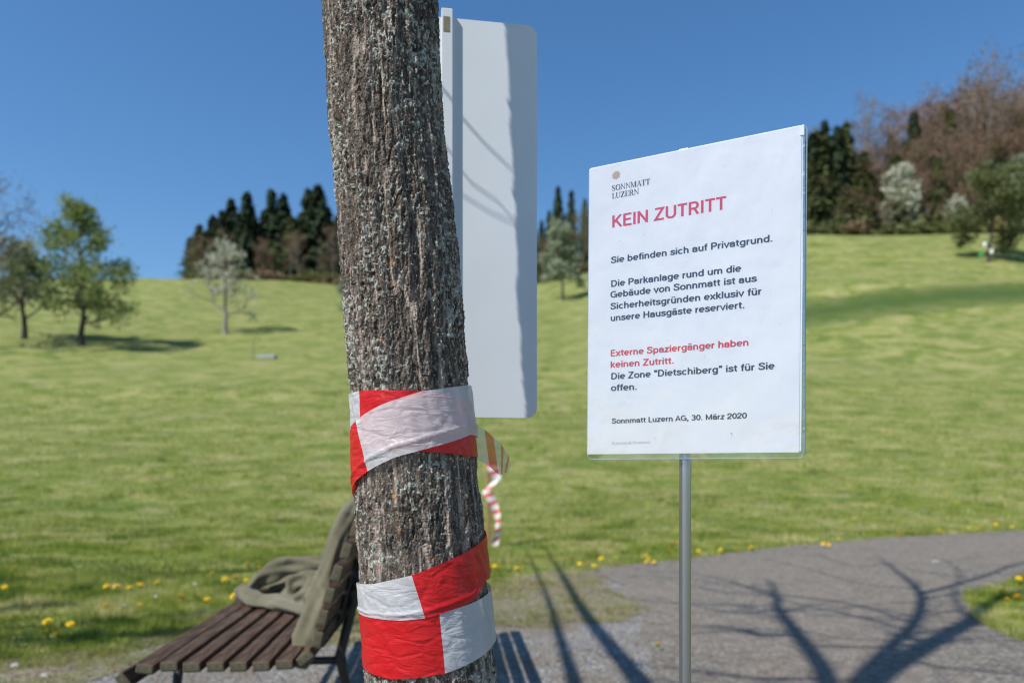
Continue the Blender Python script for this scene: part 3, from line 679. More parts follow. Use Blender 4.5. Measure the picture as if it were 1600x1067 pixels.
def outline_mesh(name, Vv, Ff, m): return mesh(name, Vv, Ff, m, notice)
def grotesque():
    """plain sans-serif capitals and lower case, each glyph a few strokes of even width (cap height 1)"""
    def A(cx, cy, rx, ry, a0, a1):
        n = max(4, int(abs(a1 - a0) / 15)); return [(cx + rx * math.cos(R(a0 + (a1 - a0) * k / n)), cy + ry * math.sin(R(a0 + (a1 - a0) * k / n))) for k in range(n + 1)]
    X, c = .655, .06; cy, ry = (X + c) / 2, (X - c) / 2
    bl = lambda x: A(x, cy, .205, ry, 0, 360); dot = lambda x, y=.93: [(x, y - .065), (x, y + .065)]
    arch = lambda x0, x1, y1=0: [(x0, .30)] + A((x0 + x1) / 2, X - .235, (x1 - x0) / 2, .235, 180, 0)[0:] + [(x1, y1)]
    st = lambda x, a=0, b=1: [(x, a), (x, b)]
    G = {' ': (.30, []), '.': (.28, [[(.14, 0), (.14, .14)]]), ',': (.28, [[(.14, 0), (.14, .14)], [(.155, .03), (.09, -.14)]]), '"': (.40, [[(.12, .68), (.12, 1)], [(.29, .68), (.29, 1)]]),
      'o': (.62, [A(.31, cy, .225, ry, 0, 360)]), 'e': (.61, [A(.31, cy, .22, ry, 0, 312), [(.10, cy), (.53, cy)]]), 'c': (.57, [A(.31, cy, .22, ry, 48, 312)]),
      'a': (.58, [[(.10, .47)] + A(.275, X - .17, .185, .17, 165, 0) + [(.46, 0)], [(.46, .405), (.33, .395)] + A(.25, .225, .16, .168, 85, 270) + [(.32, .065), (.46, .18)]]),
      'b': (.63, [st(.12), bl(.32)]), 'd': (.63, [st(.51), bl(.31)]), 'p': (.63, [st(.12, -.27, .72), bl(.32)]),
      'g': (.63, [bl(.31), [(.51, .72)] + A(.305, -.03, .205, .19, 0, -155)]), 'n': (.61, [st(.12, 0, .72), arch(.12, .48)]), 'h': (.61, [st(.12), arch(.12, .48)]),
      'u': (.61, [st(.49, 0, .72), [(.125, .72)] + A(.305, .29, .18, .23, 180, 360)]), 'm': (.93, [st(.12, 0, .72), arch(.12, .46), arch(.46, .80)]),
      'r': (.39, [st(.12, 0, .72), [(.12, .32)] + A(.34, X - .27, .22, .27, 180, 88)]), 'i': (.245, [st(.12, 0, .72), dot(.12)]), 'l': (.245, [st(.12)]),
      'f': (.35, [[(.17, 0)] + A(.32, .80, .15, .14, 180, 85), [(.02, X)] + [(.34, X)]]), 't': (.37, [[(.17, .90)] + A(.31, .20, .14, .14, 180, 275), [(.02, X), (.35, X)]]),
      's': (.54, [[(.465, .52), (.43, .62), (.27, .665), (.13, .61), (.115, .49), (.20, .41), (.36, .345), (.46, .26), (.445, .12), (.28, .05), (.11, .10), (.07, .22)]]),
      'v': (.55, [[(.05, .72), (.275, .04), (.50, .72)]]), 'x': (.55, [[(.06, .72), (.49, 0)], [(.49, .72), (.06, 0)]]), 'z': (.54, [[(.06, X), (.44, X), (.09, .06), (.48, .06)]]),
      'k': (.56, [st(.12), [(.47, .72), (.14, .30)], [(.24, .42), (.50, 0)]]),
      'S': (.68, [[(.575, .74), (.54, .87), (.34, .945), (.15, .88), (.13, .69), (.23, .58), (.45, .48), (.57, .37), (.56, .16), (.34, .055), (.13, .12), (.075, .29)]]),
      'D': (.76, [st(.13), [(.13, .94), (.34, .94)] + A(.34, .5, .29, .44, 85, -85) + [(.34, .06), (.13, .06)]]), 'P': (.67, [st(.13), [(.13, .94), (.38, .94)] + A(.38, .695, .195, .245, 80, -80) + [(.38, .45), (.13, .45)]]),
      'R': (.71, [st(.13), [(.13, .94), (.39, .94)] + A(.39, .705, .185, .235, 80, -80) + [(.39, .47), (.13, .47)], [(.38, .47), (.60, 0)]]),
      'G': (.80, [A(.40, .5, .31, .44, 48, 318) , [(.70, .0), (.70, .46), (.43, .46)]]), 'H': (.76, [st(.13), st(.62), [(.13, .52), (.62, .52)]]), 'K': (.70, [st(.13), [(.60, 1), (.17, .42)], [(.29, .58), (.63, 0)]]),
      'E': (.63, [st(.13), [(.13, .94), (.57, .94)], [(.13, .52), (.53, .52)], [(.13, .06), (.58, .06)]]), 'L': (.56, [st(.13), [(.13, .06), (.53, .06)]]), 'I': (.265, [st(.13)]),
      'Z': (.65, [[(.06, .94), (.54, .94), (.09, .06), (.60, .06)]]), 'A': (.69, [[(.05, 0), (.345, .96), (.64, 0)], [(.16, .29), (.53, .29)]]), 'M': (.90, [[(.13, 0), (.13, 1)], [(.77, 0), (.77, 1)], [(.13, .96), (.45, .10), (.77, .96)]]),
      'N': (.77, [[(.13, 0), (.13, 1)], [(.63, 0), (.63, 1)], [(.13, .95), (.63, .05)]]), 'U': (.74, [[(.13, 1)] + A(.37, .33, .24, .275, 180, 360) + [(.61, 1)]]), 'T': (.62, [st(.31), [(.03, .94), (.59, .94)]]),
      '0': (.60, [A(.30, .5, .215, .44, 0, 360)]), '2': (.60, [[(.085, .66)] + A(.295, .72, .205, .225, 165, -20) + [(.40, .47), (.12, .20), (.085, .06), (.52, .06)]]),
      '3': (.60, [A(.285, .72, .19, .22, 155, -80) + [(.25, .51)], [(.24, .51)] + A(.285, .285, .215, .23, 82, -160)]), '&': (.74, [[(.66, 0), (.20, .66)] + A(.33, .78, .14, .16, 200, -10) + [(.40, .60), (.13, .36), (.12, .15), (.28, .05), (.46, .12), (.60, .42)]])}
    G['ä'] = (.58, G['a'][1] + [dot(.19), dot(.38)]); G['ü'] = (.61, G['u'][1] + [dot(.20), dot(.41)])
    return G
GG = grotesque()
def strip(pts, w_):
    """even-width stroke with mitred corners, split into convex quads"""
    closed = math.dist(pts[0], pts[-1]) < 1e-4; n = len(pts) - (1 if closed else 0); out = []
    for i in range(n):
        p = pts[i]; a = pts[(i - 1) % n] if closed or i > 0 else None; c = pts[(i + 1) % n] if closed or i < n - 1 else None
        def nrm(u, v): L = math.dist(u, v) or 1; return (-(v[1] - u[1]) / L, (v[0] - u[0]) / L)
        if a is None: m_ = nrm(p, c); f = 1
        elif c is None: m_ = nrm(a, p); f = 1
        else:
            n1, n2 = nrm(a, p), nrm(p, c); mx_, my_ = n1[0] + n2[0], n1[1] + n2[1]; L = math.hypot(mx_, my_) or 1; m_ = (mx_ / L, my_ / L); f = min(2.2, 1 / max(.2, m_[0] * n1[0] + m_[1] * n1[1]))
        out.append(((p[0] + m_[0] * w_ * f / 2, p[1] + m_[1] * w_ * f / 2), (p[0] - m_[0] * w_ * f / 2, p[1] - m_[1] * w_ * f / 2)))
    if closed: out.append(out[0])
    return [[out[i][0], out[i + 1][0], out[i + 1][1], out[i][1]] for i in range(len(out) - 1)]
def text(name, s_, m, x0, yb0, x1, yb1, cap, wgt=.158, slab='text_line'):
    u0, v0 = puv(x0, yb0); u1, v1 = puv(x1, yb1); tot = sum(GG[c][0] for c in s_) - .16; b_ = Buf(); cx = -.07; k = 0
    for c in s_:
        ad, strokes = GG[c]
        for sk_ in strokes:
            k += 1
            for qd in strip(sk_, wgt):
                b_.add([tuple(pp(u0 + (u1 - u0) * (cx + a) / tot, v0 + (v1 - v0) * (cx + a) / tot + h_ * cap, .00032 + (k % 9) * 6e-6)) for a, h_ in qd], [(0, 1, 2, 3)])
        cx += ad
    return b_.make(slab, m, notice)
CB = .0091
text('l', 'KEIN ZUTRITT', M_red, 957, 355.9, 1132.8, 327.0, .0172, .145, 'heading')
for s_, m_, a in (('Sie befinden sich auf Privatgrund.', M_ink, (955.3, 411.5, 1206.3, 377.4)),
                  ('Die Parkanlage rund um die', M_ink, (955.3, 448.3, 1156.9, 424.1)),
                  ('Gebäude von Sonnmatt ist aus', M_ink, (954.5, 465.3, 1181, 439.9)),
                  ('Sicherheitsgründen exklusiv für', M_ink, (954.5, 483.6, 1188.8, 460.2)),
                  ('unsere Hausgäste reserviert.', M_ink, (954.5, 501.9, 1162.6, 481.3)),
                  ('Externe Spaziergänger haben', M_red2, (954.5, 556.7, 1168.8, 539.8)),
                  ('keinen Zutritt.', M_red2, (954.5, 574.4, 1052.1, 567.9)),
                  ('Die Zone "Dietschiberg" ist für Sie', M_ink, (955.4, 592.7, 1209, 576.4)),
                  ('offen.', M_ink, (955.4, 610.7, 994.4, 608.7))):
    text('l', s_, m_, *a, CB)
text('l', 'Sonnmatt Luzern AG, 30. März 2020', M_ink, 956.5, 661.6, 1166, 653.1, .0073)
text('l', 'Kurhotel & Residenz', M_grey, 956.5, 694.8, 1015.5, 692.5, .0042, .09)
# logo lettering: high-contrast serif capitals drawn stroke by stroke (unit cap height)
def didone():
    def quad(x0, y0, x1, y1, w_): return [(x0, y0), (x0 + w_, y0), (x1 + w_, y1), (x1, y1)]
    def serif(x, y, w_=.34): return [(x - w_ / 2, y), (x + w_ / 2, y), (x + w_ / 2, y + .045), (x - w_ / 2, y + .045)]
    def stroke(pts, ws):
        o1, o2 = [], []
        for i, (x, y) in enumerate(pts):
            a = pts[max(0, i - 1)]; c = pts[min(len(pts) - 1, i + 1)]; dx, dy = c[0] - a[0], c[1] - a[1]; L = math.hypot(dx, dy) or 1
            o1.append((x - dy / L * ws[i] / 2, y + dx / L * ws[i] / 2)); o2.append((x + dy / L * ws[i] / 2, y - dx / L * ws[i] / 2))
        return [[o1[i], o1[i + 1], o2[i + 1], o2[i]] for i in range(len(pts) - 1)]
    T, H = .16, .05
    G = {}
    G['L'] = (.68, [quad(.14, 0, .14, 1, T), serif(.22, 0), serif(.22, .955), [(.1, 0), (.64, 0), (.64, .045), (.1, .045)], [(.58, 0), (.64, 0), (.67, .28), (.63, .28)]])
    G['T'] = (.76, [quad(.30, 0, .30, 1, T), serif(.38, 0), [(.04, .955), (.72, .955), (.72, 1), (.04, 1)], [(.04, 1), (.01, .72), (.05, .72), (.12, 1)], [(.72, 1), (.75, .72), (.71, .72), (.64, 1)]])
    G['N'] = (.92, [quad(.15, 0, .15, 1, H), serif(.17, 0, .26), quad(.74, 0, .74, 1, H), serif(.76, .955, .26), [(.05, 1), (.24, 1), (.79, 0), (.72, 0)], [(.05, 1), (.16, 1), (.16, .955), (.05, .955)]])
    G['M'] = (1.08, [quad(.13, 0, .13, 1, H), serif(.15, 0, .24), quad(.80, 0, .80, 1, T), serif(.88, 0), serif(.9, .955, .26), [(.04, 1), (.24, 1), (.56, 0), (.47, 0)], [(.47, 0), (.53, 0), (.86, 1), (.80, 1)]])
    G['A'] = (.86, [[(.12, 0), (.17, 0), (.45, 1), (.40, 1)], [(.40, 1), (.50, 1), (.80, 0), (.62, 0)], serif(.14, 0, .26), serif(.72, 0, .3), [(.22, .32), (.62, .32), (.62, .365), (.22, .365)]])
    G['Z'] = (.76, [[(.04, 0), (.24, 0), (.72, 1), (.52, 1)], [(.08, .955), (.72, .955), (.72, 1), (.08, 1)], [(.04, 0), (.70, 0), (.70, .045), (.04, .045)], [(.08, 1), (.06, .74), (.1, .74), (.16, 1)], [(.70, 0), (.74, .28), (.70, .28), (.62, 0)]])
    G['E'] = (.74, [quad(.14, 0, .14, 1, T), serif(.2, 0, .3), serif(.2, .955, .3), [(.1, 0), (.66, 0), (.66, .045), (.1, .045)], [(.1, .955), (.64, .955), (.64, 1), (.1, 1)], [(.2, .49), (.5, .49), (.5, .53), (.2, .53)],
                   [(.60, 0), (.66, 0), (.70, .26), (.66, .26)], [(.58, 1), (.64, 1), (.66, .76), (.62, .76)], [(.47, .38), (.5, .38), (.5, .64), (.47, .64)]])
    a = [R(t) for t in range(0, 361, 15)]
    G['O'] = (.92, stroke([(.46 + .36 * math.cos(t), .5 + .49 * math.sin(t)) for t in a], [.04 + .13 * abs(math.cos(t)) for t in a]))
    a2 = [R(t) for t in range(180, 361, 15)]
    G['U'] = (.88, [quad(.12, .35, .12, 1, T), serif(.20, .955), quad(.70, .35, .70, 1, H), serif(.72, .955, .26)] + stroke([(.46 + .265 * math.cos(t), .35 + .33 * math.sin(t)) for t in a2], [.15, .15, .14, .12, .09, .07, .05, .05, .05, .05, .05, .05, .05]))
    a3 = [R(t) for t in range(90, -91, -15)]
    G['R'] = (.86, [quad(.13, 0, .13, 1, T), serif(.21, 0), serif(.18, .955, .28), [(.2, .955), (.45, .955), (.45, 1), (.2, 1)], [(.2, .48), (.45, .48), (.45, .52), (.2, .52)], [(.42, .5), (.58, .5), (.80, 0), (.62, 0)], [(.62, 0), (.86, 0), (.86, .045), (.62, .045)]] +
              stroke([(.44 + .2 * math.cos(t), .74 + .24 * math.sin(t)) for t in a3], [.05 + .11 * max(0, math.cos(t)) for t in a3]))
    sp = [(.60, .80), (.55, .93), (.38, .98), (.2, .93), (.13, .78), (.18, .62), (.36, .52), (.56, .40), (.63, .24), (.56, .08), (.36, .02), (.18, .07), (.11, .22)]
    G['S'] = (.74, stroke(sp, [.04, .04, .05, .08, .12, .15, .17, .16, .13, .08, .05, .04, .04]) + [[(.58, .70), (.62, .70), (.62, .98), (.58, .98)], [(.09, .02), (.13, .02), (.13, .3), (.09, .3)]])
    return G
GL = didone()
def logo(word, x0, yb0, x1, yb1, cap):
    tot = sum(GL[c][0] for c in word); u0, v0 = puv(x0, yb0); u1, v1 = puv(x1, yb1); b_ = Buf(); cx = 0; k = 0
    for c in word:
        wd_, polys = GL[c]
        for pl in polys:
            pts = []
            for (a, h_) in pl:
                t = (cx + a) / tot; pts.append(tuple(pp(u0 + (u1 - u0) * t, v0 + (v1 - v0) * t + h_ * cap, .00034 + k * 3e-6)))
            b_.add(pts, [tuple(range(len(pts)))]); k += 1
        cx += wd_
    b_.make('logo_lettering', M_ink, notice)
logo('SONNMATT', 955.5, 298.9, 1015.8, 288.0, .0079); logo('LUZERN', 956, 311.0, 998.5, 303.2, .0078)
u_, v_ = puv(962.7, 273.7); pts = [tuple(pp(u_, v_, .0004))]
for k in range(24):
    r_ = (.0072 if k % 2 == 0 else .0038); t = R(15 * k); pts.append(tuple(pp(u_ + r_ * math.cos(t), v_ + r_ * math.sin(t), .0004)))
mesh('sun_emblem', pts, [(0, 1 + k, 1 + (k + 1) % 24) for k in range(24)], M_gold, notice)
rr = random.Random(3); b = Buf()
for (x_, y_) in [(1143, 677), (1163, 680), (1189, 679), (1180, 256), (1132, 259), (1184, 437), (1193, 448), (1204, 456), (1219, 506), (1228, 515), (1101, 556), (1089, 359), (1007, 366), (977, 628), (1226, 548), (1234, 635), (926, 649), (930, 647), (1024, 684), (934, 693)] + [(rr.uniform(925, 1245), rr.uniform(290, 690)) for _ in range(26)]:
    u_, v_ = puv(x_, y_); r_ = rr.uniform(.0003, .0008) * (1.6 if (x_, y_) in ((1143, 677), (1180, 256)) else 1); n = 6
    b.add([tuple(pp(u_ + r_ * math.cos(k) * rr.uniform(.5, 1), v_ + r_ * math.sin(k) * rr.uniform(.4, .9), .0013)) for k in range(n)], [tuple(range(n))])
o = b.make('dirt_speck', simple('dirt', (.16, .17, .2), .8), notice); o['kind'] = 'stuff'

# ================================================================= BENCH
M_wood = NT('dark_stained_wood'); co = M_wood.obj((14, 1, 14)); n1 = M_wood.noise(co, 9, 5, .7); n2 = M_wood.noise(M_wood.obj((3, 1.2, 3)), 7, 4, .6)
cc = M_wood.ramp(n1, [(.35, (.025, .014, .008)), (.52, (.068, .039, .023)), (.68, (.155, .10, .062))])
cc = M_wood.mix(M_wood.ramp(n2, [(.52, 0.), (.68, .5)]), cc, (.15, .108, .082))
M_wood.col(cc); M_wood.b.inputs['Specular IOR Level'].default_value = .25; M_wood.set(Roughness=.6); M_wood.bump(n1, .5, .003); M_wood = M_wood.m
M_end = simple('weathered_end_grain', (.10, .088, .05), .8, .4, 90, .4)
M_iron = simple('black_iron', (.018, .017, .016), .5, .3, 40, .2)
bang = math.atan2(-.084, 1)          # bench runs away from the viewer
ba = Vector((-.084, 1, 0)).normalized(); bb = Vector((ba.y, -ba.x, 0))   # along, and across (towards the backrest, right)
BO = Vector((-1.075, 2.10, 0))
bench = empty('park_bench', tuple(BO), label='dark brown slatted park bench with curved backrest left of the trunk', cat='bench')
BL = 2.15
prof = []                              # (across, height, tilt)
prof.append((.000, .432, -55)); prof.append((.058, .466, -8))
for k in range(6): prof.append((.121 + .063 * k, .470 - .004 * math.sin(k * .55), 1))
prof.append((.494, .487, 38))
for k in range(7): prof.append((.528 + .013 * k + .0017 * k * k, .537 + .062 * k, 76 - k * .6))
slat_me = None
for i, (ax, hz, tl) in enumerate(prof):
    if slat_me is None:
        bm = bmesh.new(); bmesh.ops.create_cube(bm, size=1); bmesh.ops.scale(bm, vec=(.049, BL, .029), verts=bm.verts)
        bmesh.ops.bevel(bm, geom=[e for e in bm.edges], offset=.005, segments=2, affect='EDGES', profile=.5)
        me = bpy.data.meshes.new('slat'); bm.to_mesh(me); bm.free(); me.materials.append(M_wood); me.materials.append(M_end)
        for p in me.polygons: p.material_index = 1 if abs(p.normal.y) > .9 else 0; p.use_smooth = False
        slat_me = me
    s_ = bpy.data.objects.new('slat', slat_me); C.objects.link(s_); s_.parent = bench
    c = bb * ax + ba * (BL / 2 + random.uniform(-.006, .006)) + Vector((0, 0, hz)); s_.location = c
    s_.rotation_euler = Matrix.Rotation(math.atan2(-ba.x, ba.y), 3, 'Z').to_4x4().to_euler()
    s_.rotation_euler = (Matrix.Rotation(math.atan2(-ba.x, ba.y), 3, 'Z') @ Matrix.Rotation(R(-tl), 3, 'Y')).to_euler()
for t in (.28, BL - .3):
    b = Buf()
    pts = [bb * (ax + (.0 if k < 9 else .024)) + Vector((0, 0, hz - (.026 if k < 9 else 0))) + ba * t for k, (ax, hz, tl) in enumerate(prof)]
    b.tube([tuple(p) for p in pts], .011, 8)
    b.tube([tuple(bb * .06 + Vector((0, 0, .44)) + ba * t), tuple(bb * .03 + Vector((0, 0, .22)) + ba * t), tuple(bb * .0 + ba * t)], .015, 8)
    b.tube([tuple(bb * .665 + Vector((0, 0, .93)) + ba * t), tuple(bb * .60 + Vector((0, 0, .62)) + ba * t), tuple(bb * .55 + Vector((0, 0, .42)) + ba * t), tuple(bb * .60 + Vector((0, 0, .2)) + ba * t), tuple(bb * .66 + ba * t)], .016, 8)
    b.tube([tuple(bb * .05 + Vector((0, 0, .41)) + ba * t), tuple(bb * .57 + Vector((0, 0, .41)) + ba * t)], .013, 8)
    b.make('leg', M_iron, bench, True)

# ================================================================= JACKET
q = NT('olive_cloth'); co = q.obj(); f_ = q.noise(co, 260, 3, .6); g_ = q.noise(co, 9, 4, .6)
cc = q.ramp(g_, [(.3, (.095, .088, .055)), (.7, (.17, .158, .105))]); q.col(cc); q.set(Roughness=.9); q.b.inputs['Sheen Weight'].default_value = .2
q.b.inputs['Specular IOR Level'].default_value = .15
q.bump(q.math('ADD', q.math('MULTIPLY', f_, .15), g_), .35, .008); M_cloth = q.m
def bpnt(a, t, z): return BO + bb * a + ba * t + Vector((0, 0, z))
jb = Buf()
def flat_tube(pts, wds, thk, side, k=30):
    """cloth sleeve: flattened tube with folds"""
    pts = [Vector(p) for p in pts]; P_ = []; W = []
    for a in range(len(pts) - 1):
        for t in range(6):
            f = t / 6; p0 = pts[max(a - 1, 0)]; p1 = pts[a]; p2 = pts[a + 1]; p3 = pts[min(a + 2, len(pts) - 1)]
            P_.append(.5 * ((2 * p1) + (p2 - p0) * f + (2 * p0 - 5 * p1 + 4 * p2 - p3) * f * f + (3 * p1 - p0 - 3 * p2 + p3) * f ** 3)); W.append(wds[a] * (1 - f) + wds[a + 1] * f)
    P_.append(pts[-1]); W.append(wds[-1]); n = len(P_); Vv = []
    for i, p in enumerate(P_):
        d = (P_[min(i + 1, n - 1)] - P_[max(i - 1, 0)]).normalized(); s_ = Vector(side); s_ = (s_ - d * s_.dot(d)).normalized(); u2 = d.cross(s_)
        for j in range(k):
            t = 2 * math.pi * j / k; fold = 1 + .24 * math.sin(3 * t + i * .22) + .15 * math.sin(5 * t - i * .31 + 1) + .08 * math.sin(i * .7 + t)
            Vv.append(p + s_ * math.cos(t) * W[i] * fold + u2 * math.sin(t) * thk * fold)
    Ff = [(i * k + j, i * k + (j + 1) % k, (i + 1) * k + (j + 1) % k, (i + 1) * k + j) for i in range(n - 1) for j in range(k)]
    Ff += [tuple(range(k))[::-1], tuple(range((n - 1) * k, n * k))]
    jb.add([tuple(v) for v in Vv], Ff)
def J(px, py, a):
    """point seen at a photo pixel, lying at 'a' metres across the bench"""
    k = (px - 800) / FPX; n0 = BO + bb * a         # intersect line of sight with the vertical plane across=a
    t = (k * n0.y - n0.x) / (ba.x - k * ba.y); p = n0 + ba * t; return Vector((p.x, p.y, HC + (HY - py) / FPX * p.y))
def Jt(px, py, t):
    """the same at 't' metres along the bench"""
    n0 = BO + ba * t; k = (px - 800) / FPX; a = (k * n0.y - n0.x) / (bb.x - k * bb.y); p = n0 + bb * a; return Vector((p.x, p.y, HC + (HY - py) / FPX * p.y))
# hanging front edge / sleeve down the near side of the backrest to the seat
flat_tube([Jt(560, 782, .55), Jt(548, 796, .52), Jt(530, 832, .48), Jt(516, 876, .42), Jt(503, 916, .36), Jt(486, 958, .28), Jt(475, 1000, .20), Jt(466, 1043, .16)], [.024, .028, .028, .026, .028, .030, .034, .026], .016, bb)
# the body of the jacket over the backrest
flat_tube([Jt(566, 784, .8), Jt(550, 798, .8), Jt(532, 836, .75), Jt(516, 876, .7), Jt(500, 912, .7), Jt(486, 942, .66)], [.05, .06, .065, .07, .075, .07], .022, ba)
flat_tube([Jt(566, 795, 1.15), Jt(540, 822, 1.1), Jt(524, 860, 1.05), Jt(506, 905, 1.0), Jt(480, 930, .95)], [.09, .12, .13, .13, .1], .035, ba)
# heap on the seat, with the sleeve bent into a loop
flat_tube([Jt(508, 885, 1.0), Jt(470, 884, .98), Jt(440, 888, .98), Jt(410, 903, .98), Jt(392, 918, .96), Jt(384, 926, .95)], [.03, .034, .034, .033, .03, .024], .024, (0, 0, 1))
flat_tube([Jt(382, 922, .95), Jt(402, 934, .88), Jt(430, 941, .82), Jt(462, 948, .74), Jt(492, 958, .62)], [.022, .022, .022, .024, .026], .045, (0, 0, 1))
flat_tube([Jt(500, 912, .9), Jt(476, 906, .9), Jt(458, 916, .9), Jt(450, 934, .88), Jt(440, 940, .86)], [.035, .035, .03, .026, .02], .03, (0, 0, 1))
flat_tube([Jt(430, 905, 1.2), Jt(455, 897, 1.18), Jt(488, 900, 1.15), Jt(515, 900, 1.1)], [.02, .05, .06, .06], .06, (0, 0, 1))
flat_tube([Jt(398, 925, 1.02), Jt(425, 914, 1.06), Jt(462, 908, 1.06), Jt(500, 905, 1.0), Jt(520, 896, .95)], [.018, .040, .050, .055, .05], .022, (.2, .5, 1))
flat_tube([Jt(392, 934, .92), Jt(430, 936, .9), Jt(470, 938, .86), Jt(500, 936, .8)], [.03, .06, .08, .08], .016, ba)
flat_tube([Jt(500, 925, .75), Jt(482, 934, .74), Jt(468, 944, .74)], [.05, .045, .03], .04, (0, 0, 1))
tmp = jb.make('tmp', M_cloth, smooth=True)
md = tmp.modifiers.new('r', 'REMESH'); md.mode = 'VOXEL'; md.voxel_size = .0048; md.use_smooth_shade = True
md = tmp.modifiers.new('s', 'SMOOTH'); md.factor = .5; md.iterations = 7
dg = bpy.context.evaluated_depsgraph_get(); me = bpy.data.meshes.new_from_object(tmp.evaluated_get(dg)); bpy.data.objects.remove(tmp)
n = len(me.vertices); co = np.zeros(n * 3, np.float32); nr = np.zeros(n * 3, np.float32); me.vertices.foreach_get('co', co); me.vertices.foreach_get('normal', nr)
co = co.reshape(-1, 3); nr = nr.reshape(-1, 3)
wv = fbm(co[:, 0] * 12 + co[:, 2] * 5 + 40, co[:, 1] * 5 + co[:, 2] * 8 + 40, 120, 2); ridge_ = 1 - np.abs(2 * wv - 1) * 2.2; w2 = fbm(co[:, 0] * 34 + co[:, 2] * 20 + 40, co[:, 1] * 12 + co[:, 2] * 30 + 40, 125, 2); r2 = 1 - np.abs(2 * w2 - 1) * 2
co = co + nr * (ridge_ * .006)[:, None]; me.vertices.foreach_set('co', co.ravel()); me.name = 'jacket'; me.update()
if not me.materials: me.materials.append(M_cloth)
jk = bpy.data.objects.new('jacket', me); C.objects.link(jk); tag(jk, 'olive green hooded jacket draped over the bench backrest and seat', 'jacket')

# ================================================================= STAKE AND FAR TAPE
M_stake = simple('raw_pine', (.36, .23, .10), .8, .25, 20, .3, scale=(6, 6, 1))
ps = hit(763, 852)
stk = Buf(); stk.box((0, 0, .62), (.055, .05, 1.24), Matrix.Rotation(.3, 3, 'Z'), bev=.004); so_ = stk.make('wooden_stake', M_stake); so_.location = ps
tag(so_, 'upright raw wooden stake in the grass right of the trunk', 'stake')
ft = empty('barrier_tape', (0, 0, 0), label='twisted red and white tape hanging from the wooden stake to the grass', cat='barrier tape')
M_farw = simple('far_tape_white', (.78, .72, .73), .5); M_farr = simple('far_tape_red', (.72, .10, .05), .5)
Yd = ps.y - .06
path = [(766, 722, 14), (773, 735, 17), (777, 748, 12), (768, 758, 13), (760, 766, 14), (766, 776, 13), (772, 790, 12), (777, 803, 10), (778, 815, 6), (778, 826, 9), (776, 838, 12), (773, 850, 12), (769, 862, 16), (768, 873, 15)]
pts = np.array([(a, c) for a, c, w_ in path], float); ws = np.array([w_ for _, _, w_ in path], float)
seg = np.r_[0, np.cumsum(np.hypot(*np.diff(pts, axis=0).T))]; tot = seg[-1]; k = 0; s0 = 0
while s0 < tot - 1:
    ln = 8.5 if (k % 2) else 6.0; s1 = min(tot, s0 + ln)
    Vv = []
    for s_ in np.linspace(s0, s1, 4):
        x_ = np.interp(s_, seg, pts[:, 0]); y_ = np.interp(s_, seg, pts[:, 1]); w_ = np.interp(s_, seg, ws) / 2
        sl = .35 * w_; Vv += [tuple(ray(x_ - w_, y_ + sl, Yd - .03 * math.sin(s_ / 9))), tuple(ray(x_ + w_, y_ - sl, Yd + .03 * math.sin(s_ / 9)))]
    red = k % 2 == 0 and not (16 < s0 < 30)
    mesh('red_block' if red else 'white_block', Vv, [(0, 1, 3, 2), (2, 3, 5, 4), (4, 5, 7, 6)], M_farr if red else M_farw, ft); s0 = s1; k += 1

# ================================================================= FLOWERS
M_yel = simple('dandelion_yellow', (.86, .60, .006), .7, .1, 200); M_stem = simple('green_stem', (.12, .2, .04), .7); M_wfl = simple('white_petal', (.75, .74, .78), .7)
def flower(m, r0):
    b_ = Buf(); b_.tube([(0, 0, -.02), (.002, .001, .03), (0, 0, .062)], .0018, 5, m=1)
    n = 14
    for L_, (rr_, zz, h_) in enumerate(((r0, .060, .004), (r0 * .75, .065, .008), (r0 * .45, .068, .011))):
        V_ = [(0, 0, zz)]
        for k_ in range(n * 2):
            t = math.pi * k_ / n + L_ * .2; q_ = rr_ * (1 if k_ % 2 == 0 else .72); V_.append((q_ * math.cos(t), q_ * math.sin(t), zz + h_ * (.6 if k_ % 2 else 1)))
        b_.add(V_, [(0, 1 + k_, 1 + (k_ + 1) % (2 * n)) for k_ in range(2 * n)], 0)
    b_.add([(r0 * .5 * math.cos(t), r0 * .5 * math.sin(t), .062) for t in np.linspace(0, 6.28, 9)[:-1]] + [(0, 0, .045)], [(k_, (k_ + 1) % 8, 8) for k_ in range(8)], 1)
    return b_.make('dandelion', [m, M_stem], link=False)
me_d = flower(M_yel, .031); me_w = flower(M_wfl, .016); me_w.name = 'daisy'
def flowers(lst, me, name, cat, label, group, s0=1):
    rr_ = random.Random(len(lst) * 7 + int(lst[0][0]))
    for (px, py, *k_) in lst:
        p = hit(px, py + 62 / max(FPX * HC / (py - HY), 4) * 1.1 * 1.0)
        o_ = bpy.data.objects.new(name, me); C.objects.link(o_); o_.location = p; sc_ = s0 * rr_.uniform(.85, 1.2); o_.scale = (sc_,) * 3
        o_.rotation_euler = (rr_.uniform(.1, .5), rr_.uniform(-.25, .25), rr_.uniform(0, 6)); tag(o_, label, cat, group)
def zl(lst):     # zoom crops -> photo px: left crop
    return [(x_ * .2878, 760 + y_ * .2877) for x_, y_ in lst]
flowers(zl([(88, 437)]), me_d, 'dandelion', 'dandelion', 'lone yellow dandelion highest in the shaded grass at the left edge', None)
flowers(zl([(18, 550)]), me_d, 'dandelion', 'dandelion', 'yellow dandelion touching the left edge of the picture', None)
flowers(zl([(588, 550), (645, 550), (712, 550), (742, 542), (768, 543), (860, 522), (745, 643), (577, 661)]), me_d, 'dandelion', 'dandelion', 'yellow dandelion in the loose row midway between bench and left edge', 'dandelions midway along the left grass')
